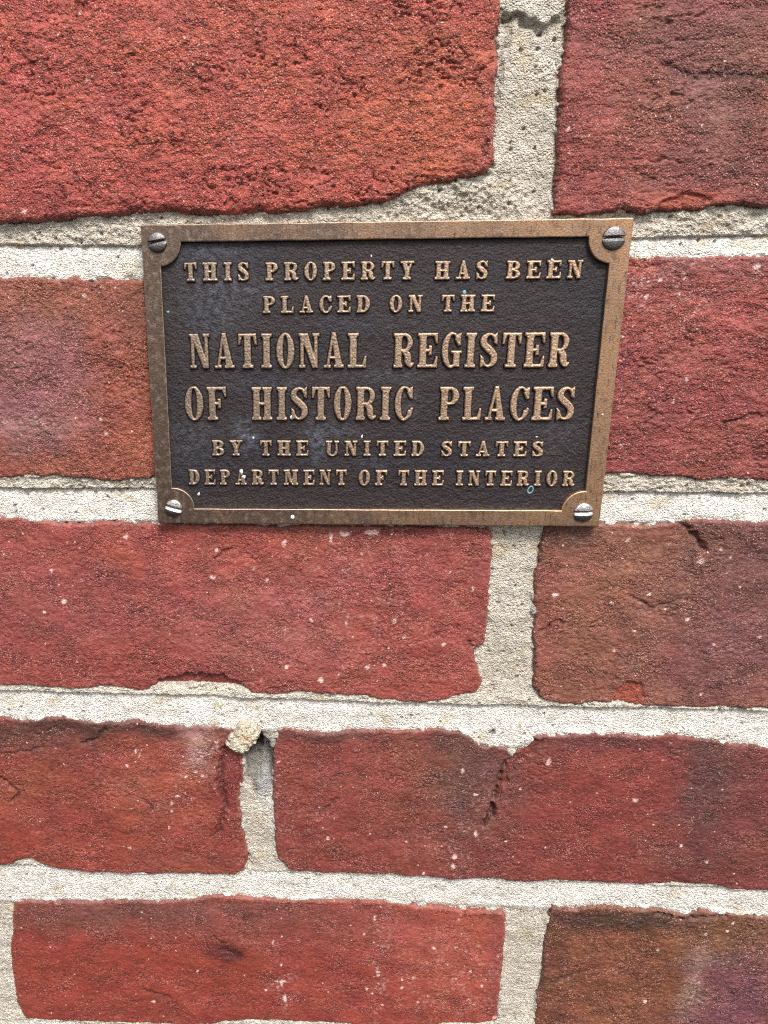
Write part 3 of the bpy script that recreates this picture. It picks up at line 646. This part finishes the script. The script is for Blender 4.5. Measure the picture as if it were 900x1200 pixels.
sdl = poly_sdf(X + .7 * perlin(X / 1.6, Y / 1.6, 61) + .35 * perlin(X / .6, Y / .6, 62), Y + .7 * perlin(X / 1.6, Y / 1.6, 63) + .35 * perlin(X / .6, Y / .6, 64), LP)
di = np.clip(-sdl, 0, None)
wd, wv = worley(X / 2.2, Y / 2.2, 66); wd2, wv2 = worley(X / .9, Y / .9, 67)
Z = -3.2 + 1.9 * np.sqrt(np.clip(1 - (1 - np.clip(di / 3.2, 0, 1)) ** 2, 0, 1)) + 1.1 * (wv - .5) * ss(.9, .3, wd) + .45 * (wv2 - .4) * ss(.8, .2, wd2) + .4 * fbm(X / 2.5, Y / 2.5, 68, 3, .65) - 10 * np.clip(sdl, 0, None)
col = np.empty(X.shape + (3,)); col[:] = S(212, 200, 178); qo = bk([(288, 864)], -2)[0]
kk = (np.exp(-((X - qo[0]) ** 2 + (Y - qo[1]) ** 2) / 3.4) * ss(-.5, .2, perlin(X / 1.0, Y / 1.0, 69)))[..., None] * .85; col = col * (1 - kk) + S(206, 150, 84) * kk
org = (float(lc[0]), float(lc[1]), -4.0)
in_wall('mortar_lump', grid_mesh('mortar_lump', xs, ys, np.maximum(Z, -8), sdl < .5, M_MORTAR, org, col), org)['label'] = 'rust-stained lump of mortar stuck over the joint'
print('wall', round(time.time() - T0, 1))

# ================================================================== THE PLAQUE
PW, PH = 152.0, 98.4
plq = bpy.data.objects.new('wall_plaque', None); COL.objects.link(plq); PORG = (0, -PH / 2, -3.4)
plq.location = W(*PORG)
plq['label'] = 'small cast bronze plaque with raised lettering, screwed to the red brick wall'; plq['category'] = 'plaque'
def on_plaque(name, me, org, parent=None):
    o = link(name, me, plq, ((org[0] - PORG[0]) * U, -(org[2] - PORG[2]) * U, (org[1] - PORG[1]) * U)); return o
ZP = -1.55                                              # face of the sunk panel
inner = bk([(185.7, 282.8), (716.5, 275.0), (688, 601), (201.2, 596)], 0.0)    # its four corners
IX0 = (inner[0, 0] + inner[3, 0]) / 2; IX1 = (inner[1, 0] + inner[2, 0]) / 2
IY1 = (inner[0, 1] + inner[1, 1]) / 2; IY0 = (inner[2, 1] + inner[3, 1]) / 2
SCREW = [((183.9, 284.1), 3.05, 9, 0), ((719.9, 279.2), 3.5, 0.5, 0), ((203.3, 596.0), 3.1, -17, 1), ((684.2, 601.0), 3.3, 2, 1)]
SC = [bk([c], 0.6)[0] for c, *_ in SCREW]
print('panel', IX0, IX1, IY0, IY1, [s.round(1).tolist() for s in SC])
def inner_outline():
    """panel edge, bitten into by a rounded lobe round each screw"""
    LR = [7.0, 7.0, 6.9, 7.0]
    f = []
    n = 60
    def lobe(cx, cy, r, sx, sy):
        # sx, sy: direction from the corner into the panel
        ex = IX0 if sx > 0 else IX1; ey = IY1 if sy < 0 else IY0
        a0 = math.acos(np.clip(sx * (ex - cx) / r, -1, 1)); a1 = math.asin(np.clip(sy * (ey - cy) / r, -1, 1))
        return [(cx + sx * r * math.cos(a), cy + sy * r * math.sin(a)) for a in np.linspace(a0, a1, 16)]
    tl = lobe(*SC[0], LR[0], 1, -1); tr = lobe(*SC[1], LR[1], -1, -1); bl = lobe(*SC[2], LR[2], 1, 1); br = lobe(*SC[3], LR[3], -1, 1)
    pts = tl + tr[::-1] + br + bl[::-1]
    return pts
def densify(pts, step, amp, seed):
    out = []; s = 0
    for (a, b) in zip(pts, pts[1:] + pts[:1]):
        L = math.hypot(b[0] - a[0], b[1] - a[1]); k2 = max(1, int(L / step))
        for i in range(k2):
            t = i / k2; out.append((a[0] + (b[0] - a[0]) * t, a[1] + (b[1] - a[1]) * t))
    o = np.array(out); o[:, 0] += amp * perlin(o[:, 0] / 7, o[:, 1] / 7, seed); o[:, 1] += amp * perlin(o[:, 0] / 7 + 40, o[:, 1] / 7, seed + 1)
    return o
def curve_mesh(name, loops, z0, z1, bevel, mat):
    cu = bpy.data.curves.new(name, 'CURVE'); cu.dimensions = '2D'; cu.fill_mode = 'BOTH'
    cu.extrude = (z1 - z0) / 2 * U - bevel * U; cu.bevel_depth = bevel * U; cu.bevel_resolution = 3
    for lp in loops:
        sp = cu.splines.new('POLY'); sp.points.add(len(lp) - 1); sp.use_cyclic_u = True
        co = np.zeros((len(lp), 4), np.float32); co[:, :2] = np.asarray(lp) * U; co[:, 3] = 1
        sp.points.foreach_set('co', co.ravel())
    t = bpy.data.objects.new('tmp', cu); COL.objects.link(t)
    dg = bpy.context.evaluated_depsgraph_get(); me = bpy.data.meshes.new_from_object(t.evaluated_get(dg))
    bpy.data.objects.remove(t); bpy.data.curves.remove(cu)
    me.transform(Matrix.Rotation(math.pi / 2, 4, 'X')); me.name = name      # x, y, z -> x, -z, y : face towards -Y
    me.materials.clear(); me.materials.append(mat); me.polygons.foreach_set('use_smooth', np.zeros(len(me.polygons), bool))
    return me
c0 = bk([(164.8, 264), (742.5, 256), (701.2, 617.2), (186.5, 612)], 0.0)
b_ = 0.45
outer = [(-PW / 2 + b_, PH / 2 - b_), (PW / 2 - b_, PH / 2 - b_), (PW / 2 - b_, -PH / 2 + b_), (-PW / 2 + b_, -PH / 2 + b_)]
outer = [tuple(c0[i] * 0.5 + np.array(outer[i]) * 0.5) for i in range(4)]
il = densify(inner_outline(), 2.0, 0.10, 601)
# the bevel grows outward from the curve: shrink so that the faces end where they should
me = curve_mesh('frame', [densify(outer, 3.0, 0.16, 605), il], -3.4, 0.0, b_, M_FRAME)
on_plaque('frame', me, (0, 0, -1.7))
# sunk panel
xs = np.arange(IX0 - 1.2, IX1 + 1.2, 0.42); ys = np.arange(IY0 - 1.2, IY1 + 1.2, 0.42); X, Y = np.meshgrid(xs, ys)
Z = ZP + 0.10 * fbm(X / 8, Y / 8, 701, 2) + 0.10 * fbm(X / 2.1, Y / 1.7, 703, 3, .6) + .05 * perlin(X / .9, Y / .7, 709)
col = np.empty(X.shape + (3,)); col[:] = S(56, 44, 44)
k = ss(-.2, .7, fbm(X / 26, Y / 18, 711, 3))[..., None] * .6; col = col * (1 - k) + S(46, 42, 50) * k
def stain(c, rad, cc, st, sharp=1.0, ns=2.0):
    global col
    q = bk([c, (c[0] + rad[0], c[1]), (c[0], c[1] + rad[1])], ZP)
    d = ((X - q[0, 0]) / (q[1, 0] - q[0, 0])) ** 2 + ((Y - q[0, 1]) / (q[2, 1] - q[0, 1])) ** 2
    k = st * np.exp(-d ** sharp) * np.clip(0.5 + 0.9 * fbm(X / ns, Y / ns, 721, 3, .7), 0, 1.3)
    k = np.clip(k, 0, 1)[..., None]; col = col * (1 - k) + cc * k
blue = S(104, 108, 120)
for c, rad, st in (((250, 355), (40, 50), .55), ((235, 295), (60, 14), .5), ((300, 340), (50, 20), .35), ((288, 508), (14, 20), .95), ((372, 518), (12, 22), .95), ((390, 505), (30, 9), .55), ((225, 515), (30, 30), .4), ((480, 470), (10, 24), .5), ((440, 440), (60, 8), .4), ((410, 380), (60, 10), .25), ((655, 510), (20, 20), .3), ((600, 520), (60, 40), .15), ((530, 360), (60, 30), .12), ((440, 540), (20, 8), .3), ((320, 450), (60, 10), .3)):
    stain(c, rad, blue, st)
stain((235, 600), (240, 12), S(96, 92, 86), .5); stain((600, 598), (60, 5), S(120, 110, 96), .5)
# dirt-free rim left pale by polishing along the foot of the frame
me = grid_mesh('panel', xs, ys, Z, np.ones(X.shape, bool), M_PANEL, (0, 0, ZP), np.clip(col, .01, .8))
panel = on_plaque('panel', me, (0, 0, ZP))
# back plate under panel and frame
V, Fc = [], []; box(V, Fc, IX0 - 2, IX1 + 2, IY0 - 2, IY1 + 2, -3.3, -2.1)
me = make_mesh('back_plate', [(x * U, -(z + 2.7) * U, y * U) for x, y, z in V], [f[::-1] for f in Fc], M_PANEL, False, np.tile(S(52, 43, 45), (8, 1)))
on_plaque('back_plate', me, (0, 0, -2.7))

# ------------------------------------------------------------------ letters: slab serif capitals with a cast, worn section
class G:
    def __init__(s, w, X, Y): s.X, s.Y, s.w = X, Y, w; s.d = np.full(X.shape, 9.0)
    def add(s, d): s.d = np.minimum(s.d, d)
    def cut(s, d): s.d = np.maximum(s.d, -d)
    def box(s, x0, y0, x1, y1):
        dx = np.abs(s.X - (x0 + x1) / 2) - (x1 - x0) / 2; dy = np.abs(s.Y - (y0 + y1) / 2) - (y1 - y0) / 2
        return np.hypot(np.maximum(dx, 0), np.maximum(dy, 0)) + np.minimum(np.maximum(dx, dy), 0)
    def B(s, *a): s.add(s.box(*a))
    def poly(s, *p): s.add(poly_sdf(s.X, s.Y, p))
    def ell(s, cx, cy, rx, ry):
        k = np.hypot((s.X - cx) / rx, (s.Y - cy) / ry); k2 = np.hypot((s.X - cx) / rx ** 2, (s.Y - cy) / ry ** 2)
        return k * (k - 1) / np.maximum(k2, 1e-6)
    def stroke(s, pts, rad, n=26):
        P = np.array([pts[0]] + list(pts) + [pts[-1]], float); r = np.array([rad[0]] + list(rad) + [rad[-1]], float)
        for i in range(1, len(P) - 2):
            for t in np.linspace(0, 1, n):
                q = lambda a: 0.5 * (2 * a[i] + (a[i + 1] - a[i - 1]) * t + (2 * a[i - 1] - 5 * a[i] + 4 * a[i + 1] - a[i + 2]) * t * t + (-a[i - 1] + 3 * a[i] - 3 * a[i + 1] + a[i + 2]) * t ** 3)
                c = q(P); s.add(np.hypot(s.X - c[0], s.Y - c[1]) - q(r))
WIDB = dict(N=.60, A=.58, T=.53, I=.31, O=.52, L=.51, R=.59, E=.56, G=.54, S=.49, H=.62, C=.52, P=.56, F=.53)
WID = dict(T=.67, H=.79, I=.45, S=.57, P=.65, R=.76, O=.68, E=.69, Y=.72, A=.74, B=.70, N=.75, L=.66, C=.66, D=.72, G=.66, F=.66, U=.78, M=.96)
def glyph(ch, X, Y, w, st, th, sf):
    g = G(w, X, Y); e = st * (.42 if st > .2 else .32)
    def serif(xc, y, half=None, stm=st):
        half = half or (stm / 2 + e); y0, y1 = (0, sf) if y == 0 else (1 - sf, 1)
        g.B(xc - half, y0, xc + half, y1)
        yy = sf if y == 0 else 1 - sf; dy = .06 if y == 0 else -.06       # bracket
        g.poly((xc - stm / 2 - e * .5, yy), (xc + stm / 2 + e * .5, yy), (xc + stm / 2, yy + dy), (xc - stm / 2, yy + dy))
    def stem(xc, s_=st, a=0, b=1): g.B(xc - s_ / 2, a, xc + s_ / 2, b)
    def beakd(x, y1, l, dirx):   # beak hanging down from the top bar
        g.poly((x, y1), (x - dirx * th * 1.5, y1), (x - dirx * th * .5, y1 - l), (x, y1 - l))
    def beaku(x, y0, l, dirx):
        g.poly((x, y0), (x - dirx * th * 1.5, y0), (x - dirx * th * .4, y0 + l), (x + dirx * .01, y0 + l))
    L = st / 2 + e; 
    if ch == 'I': stem(w / 2); serif(w / 2, 0); serif(w / 2, 1)
    elif ch == 'T':
        stem(w / 2); serif(w / 2, 0); g.B(0, 1 - sf, w, 1); beakd(w, 1 - sf * .5, .28, 1); beakd(0, 1 - sf * .5, .28, -1)
    elif ch == 'H':
        a, b = L * .95, w - L * .95
        for c in (a, b): stem(c); serif(c, 0, L * .92); serif(c, 1, L * .92)
        g.B(a, .5 - th * .55, b, .5 + th * .55)
    elif ch in 'EF':
        a = L * .9; stem(a); serif(a, 0); g.B(a - L, 1 - sf, w, 1); serif(a, 1)
        beakd(w, 1 - sf * .5, .26, 1); g.B(a, .5 - th * .5, w * .70, .5 + th * .5); g.B(w * .70 - th, .36, w * .70, .64)
        if ch == 'E': g.B(a - L, 0, w, sf); beaku(w, sf * .5, .28, 1)
    elif ch == 'L':
        a = L * .9; stem(a); serif(a, 1); g.B(a - L, 0, w, sf); beaku(w, sf * .5, .30, 1)
    elif ch in 'PR':
        a = L * .9; stem(a); serif(a, 1, L * .9); cx = w * .52; r = w - cx
        g.B(a, 1 - sf, cx, 1); g.B(a, .46, cx, .46 + th)
        d = np.maximum(g.ell(cx, .73, r - (.06 * w if ch == 'R' else 0), .27), -g.ell(cx, .73, max(r - st * .95, .04), .27 - th)); d = np.maximum(d, cx - .02 - X); g.add(d)
        if ch == 'P': serif(a, 0, L * 1.02)
        else:
            serif(a, 0, L * .85); g.stroke([(w * .55, .47), (w * .70, .36), (w * .74, .16), (w * .86, .05), (w * .98, .12)], [st * .38, st * .48, st * .46, th * .55, th * .35])
    elif ch == 'B':
        a = L * .9; stem(a); serif(a, 1, L * .9); serif(a, 0, L * .9); cx = w * .5
        for (cy, ry, rr) in ((.745, .255, w - cx - .05 * w), (.265, .265, w - cx)):
            d = np.maximum(g.ell(cx, cy, rr, ry), -g.ell(cx, cy, max(rr - st * .95, .03), ry - th)); g.add(np.maximum(d, cx - .02 - X))
        for y in (1 - th, .49 - th / 2 + .01, 0): g.B(a, y, cx, y + th)
    elif ch == 'D':
        a = L * .9; stem(a); serif(a, 1, L * .9); serif(a, 0, L * .9); cx = w * .45; rr = w - cx
        d = np.maximum(g.ell(cx, .5, rr, .5), -g.ell(cx, .5, max(rr - st, .05), .5 - th)); g.add(np.maximum(d, cx - .02 - X))
        g.B(a, 1 - th, cx, 1); g.B(a, 0, cx, th)
    elif ch == 'O':
        g.add(np.maximum(g.ell(w / 2, .5, w / 2, .52), -g.ell(w / 2, .5, w / 2 - st * .98, .52 - th * .9)))
    elif ch in 'CG':
        d = np.maximum(g.ell(w * .52, .5, w * .52, .52), -g.ell(w * .56, .5, w * .52 - st * .8, .52 - th * .9))
        d = np.maximum(d, -g.box(w * .62, .30 if ch == 'C' else -.1, w * 1.3, .72)); g.add(d)
        g.poly((w, 1.0), (w - th * .9, .97), (w - th * 2.2, .82), (w - th * .9, .64), (w, .64))
        if ch == 'C': g.stroke([(w * .6, .03), (w * .85, .14), (w * .97, .34)], [th * .5, th * .55, th * .5])
        else: g.B(w - st * 1.05, .02, w - st * .12, .46); g.B(w * .50, .46 - sf * .6, w * 1.06, .46 + sf * .3); g.stroke([(w * .5, .03), (w * .75, .08), (w * .85, .2)], [th * .5] * 3)
    elif ch == 'S':
        g.stroke([(w * .84, .80), (w * .70, .925), (w * .46, .955), (w * .20, .85), (w * .20, .68), (w * .50, .53), (w * .80, .36), (w * .80, .16), (w * .55, .045), (w * .30, .07), (w * .15, .2)],
                 [th * .4, th * .45, th * .5, st * .42, st * .48, st * .52, st * .48, st * .42, th * .5, th * .45, th * .4])
        g.poly((w * .96, 1.0), (w * .80, .95), (w * .80, .72), (w * .96, .66)); g.poly((w * .02, 0), (w * .2, .06), (w * .2, .28), (w * .02, .36))
    elif ch == 'A':
        g.poly((w * .42, 1.0), (w * .60, 1.0), (w * .60 + st * 1.15 - .0, 0), (w * .60 + st * .1, 0)) if False else g.poly((w * .40, 1.02), (w * .58, 1.02), (w - e * .5, 0), (w - e * .5 - st * 1.1, 0))
        g.poly((w * .42, 1.02), (w * .52, 1.02), (e * 1.1 + th, 0), (e * 1.1, 0)); g.B(w * .25, .26, w * .72, .26 + th)
        g.B(0, 0, e * 2 + th, sf); g.B(w - st * 1.1 - e * 1.3, 0, w, sf)
    elif ch == 'N':
        a = e + th * .5; b = w - e - th * .5
        stem(a, th * 1.15); stem(b, th * 1.15); g.poly((a - th * .55, 1), (a + st * .9, 1), (b + th * .55, 0), (b - st * .55, 0))
        g.B(a - e - th * .4, 0, a + e + th * .4, sf); g.B(0, 1 - sf, a + st * .8, 1); g.B(b - e - th * .4, 1 - sf, w, 1)
    elif ch == 'U':
        a = L * .9; b = w - e - th * .5
        stem(a, st, .28); stem(b, th * 1.15, .28); serif(a, 1, L * .9); g.B(b - e - th * .5, 1 - sf, w, 1)
        x0, x1 = a - st / 2, b + th * .57; c = (x0 + x1) / 2; rr = (x1 - x0) / 2
        d = np.maximum(g.ell(c, .3, rr, .32), -g.ell(c + .02, .3, rr - st * .72, .32 - th)); g.add(np.maximum(d, Y - .31))
    elif ch == 'Y':
        stem(w / 2, st, 0, .5); serif(w / 2, 0); g.poly((w * .08, 1), (w * .08 + st * 1.05, 1), (w / 2 + st * .5, .42), (w / 2 - st * .5, .42)); g.poly((w * .92 - th * 1.2, 1), (w * .92, 1), (w / 2 + st * .5, .42), (w / 2, .42))
        g.B(0, 1 - sf, st * 1.05 + e * 1.4, 1); g.B(w - th * 1.2 - e * 2.2, 1 - sf, w, 1)
    elif ch == 'M':
        a = e + th * .5; b = w - e - st * .5
        stem(a, th * 1.15); stem(b, st); g.poly((a - th * .5, 1), (a + st * .9, 1), (w * .52 + th * .4, .08), (w * .52 - st * .3, .08)); g.poly((b, 1), (b + st * .4, 1), (w * .52 + th * .4, .08), (w * .52 - th * .4, .08))
        serif(b, 0, L * .9); serif(b, 1, L * .9); g.B(0, 0, a + e + th * .4, sf); g.B(0, 1 - sf, a + st * .8, 1)
    return g.d
cache = {}
def letter_mesh(ch, hgt, wd, big, var):
    key = (ch, big, var)
    if key in cache: return cache[key]
    st, thn, sf = (.185, .075, .085) if big else (.235, .095, .115)
    cell = 0.155 if big else 0.125
    w = wd / hgt; pad = 0.75
    xs = np.arange(-pad, wd + pad, cell); ys = np.arange(-pad, hgt + pad, cell); X, Y = np.meshgrid(xs, ys)
    sd2 = 3 + var * 31 + ord(ch)
    wx = X + .09 * perlin(X / 1.1, Y / 1.1, sd2); wy = Y + .09 * perlin(X / 1.1, Y / 1.1, sd2 + 1)
    d = glyph(ch, wx / hgt, wy / hgt, w, st, thn, sf) * hgt - 0.13 + .03 * perlin(X / .6, Y / .6, sd2 + 2)
    Ht = 1.05 if big else 0.85
    k = np.clip(0.5 - d / 0.62, -0.05, 1)
    Z = Ht * (np.where(k < .86, k / .86 * .93, .93 + .07 * ss(.86, 1, k))) + 0.05 * perlin(X / .7, Y / .7, sd2 + 3) * (k > .3)
    Z = np.where(k <= 0, -0.35, Z)
    keep = d < 0.62
    V_org = (0, 0, 0)
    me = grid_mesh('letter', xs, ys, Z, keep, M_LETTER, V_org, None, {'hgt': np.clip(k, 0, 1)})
    cache[key] = me; return me
LINES = [  # words: text, x range at mid height (photo px), top and bottom y at the left / right end of the line
    ([("THIS", 216, 291), ("PROPERTY", 311.5, 485), ("HAS", 510, 571.5), ("BEEN", 594, 683)], (308, 329.8), (305.3, 326.3), 0),
    ([("PLACED", 308.5, 433.5), ("ON", 457, 495), ("THE", 518, 579.5)], (347.3, 367.3), (345.5, 365.3), 0),
    ([("NATIONAL", 222, 429), ("REGISTER", 461.5, 668)], (391.6, 432), (390, 430.6), 1),
    ([("OF", 216.7, 265), ("HISTORIC", 294.8, 483.5), ("PLACES", 515.5, 673.5)], (454, 492.6), (453.8, 492.8), 1),
    ([("BY", 248.5, 283.5), ("THE", 304.8, 361), ("UNITED", 381.7, 497), ("STATES", 518, 636.5)], (516.2, 534.2), (518, 535.2), 0),
    ([("DEPARTMENT", 221, 406), ("OF", 420.5, 453), ("THE", 467, 519.8), ("INTERIOR", 534.8, 673.5)], (550.5, 568.3), (552.5, 570), 0),
]
vcount = {}
for words, (t0, b0), (t1, b1), big in LINES:
    xa, xb = words[0][1], words[-1][2]
    zl = ZP + (1.0 if big else .8)
    for wtext, wx0, wx1 in words:
        f0 = (wx0 - xa) / (xb - xa); f1 = (wx1 - xa) / (xb - xa)
        yl = (t0 + (t1 - t0) * f0, b0 + (b1 - b0) * f0); yr = (t0 + (t1 - t0) * f1, b0 + (b1 - b0) * f1)
        tl, bl2 = bk([(wx0, yl[0]), (wx0, yl[1])], zl); tr2, br2 = bk([(wx1, yr[0]), (wx1, yr[1])], zl)
        x0w = (tl[0] + bl2[0]) / 2; x1w = (tr2[0] + br2[0]) / 2; hgt = ((tl[1] - bl2[1]) + (tr2[1] - br2[1])) / 2
        ybase0, ybase1 = bl2[1], br2[1]
        ws = [(WIDB if big else WID)[c] for c in wtext]; tot = x1w - x0w
        gap = (0.14 if big else 0.36); sc = tot / (sum(ws) + gap * (len(ws) - 1))
        xx = x0w
        for c, wn in zip(wtext, ws):
            wid = wn * sc
            kk = (c, big); vcount[kk] = vcount.get(kk, -1) + 1; var = vcount[kk] % 3
            key = (c, big, var)
            if key not in cache: letter_mesh(c, hgt, wid, big, var); cache[key]['w'] = wid; cache[key]['h'] = hgt
            me = cache[key]; yb = ybase0 + (ybase1 - ybase0) * (xx - x0w) / tot
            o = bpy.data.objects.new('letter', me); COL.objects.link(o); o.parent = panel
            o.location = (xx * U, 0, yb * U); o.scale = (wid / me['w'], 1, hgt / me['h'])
            o.rotation_euler = (0, math.radians(0.5 * math.sin(xx * 3.1 + yb)), 0)
            xx += wid + gap * sc
# ------------------------------------------------------------------ screws
for (c, r, ang, shiny), cc in zip(SCREW, SC):
    xs = np.arange(-r - .3, r + .3, 0.11); X, Y = np.meshgrid(xs, xs); rr = np.hypot(X, Y)
    dome = 0.15 + 1.15 * np.sqrt(np.clip(1 - (rr / (r * 1.08)) ** 2, 0, 1))
    a = math.radians(ang); yy = -X * math.sin(a) + Y * math.cos(a)
    slot = ss(0.74, 0.62, np.abs(yy)) * (0.75 + 0.5 * np.clip(yy / .65, -1, 1))
    Z = dome - slot + .02 * perlin(X / .5, Y / .5, int(c[0]))
    Z = np.where(rr > r, Z - (rr - r) * 8, Z)
    org = (float(cc[0]), float(cc[1]), 0.0)
    me = grid_mesh('screw', xs + org[0], xs + org[1], Z, rr < r + .28, M_SCREW_NICKEL if shiny else M_SCREW_DARK, org)
    o = on_plaque('screw', me, org); o['label'] = 'bright nickel slotted screw' if shiny else 'dark tarnished slotted screw'
# ------------------------------------------------------------------ flecks stuck on the plate
def on_pl(name, me, org): return on_plaque(name, me, org)
none = lambda P: np.tile([.8, .8, .8], (len(P), 1))
for (c, z, rx, ry, mt) in (((283, 553), ZP + .8, .55, .9, M_WHITE), ((286, 559), ZP + .8, .7, .6, M_WHITE), ((233, 579), ZP, .45, .6, M_WHITE), ((544, 343), ZP, .55, .8, M_TEAL), ((541, 347), ZP, .4, .4, M_TEAL),
                           ((197, 366), ZP, .5, .5, M_TEAL), ((297, 513), ZP, .4, .5, M_WHITE), ((647, 305), ZP + .8, .5, .5, M_WHITE), ((424, 512), ZP, .35, .6, M_WHITE), ((342, 489), ZP + .6, .5, .8, M_WHITE), ((435, 300), ZP, .3, .5, M_WHITE), ((629, 512), ZP, .4, .25, M_WHITE), ((706, 486), 0, .3, .3, M_WHITE), ((343, 606), 0, .8, .7, M_WHITE)):
    blob('paint_fleck', c, z, rx, ry, .28, mt, int(c[0]), none, on_pl, .6, 12)
# little ring of verdigris under INTERIOR
V, Fq = [], []; q = bk([(621.5, 574)], ZP)[0]
for i in range(20):
    for j in range(6):
        a = i / 20 * 2 * math.pi; b = j / 6 * 2 * math.pi; rr = 1.05 + .25 * math.cos(b)
        V.append((rr * math.cos(a) * U * .85, -.2 * math.sin(b) * U, (rr * math.sin(a) * 1.1 + .3 * rr * math.cos(a)) * U)); Fq.append([i * 6 + j, i * 6 + (j + 1) % 6, ((i + 1) % 20) * 6 + (j + 1) % 6, ((i + 1) % 20) * 6 + j])
on_plaque('verdigris_ring', make_mesh('verdigris_ring', V, Fq, M_TEAL), (q[0], q[1], ZP + .05))
print('done', round(time.time() - T0, 1), 'tris', sum(len(o.data.polygons) for o in scene.objects if o.type == 'MESH') * 2)
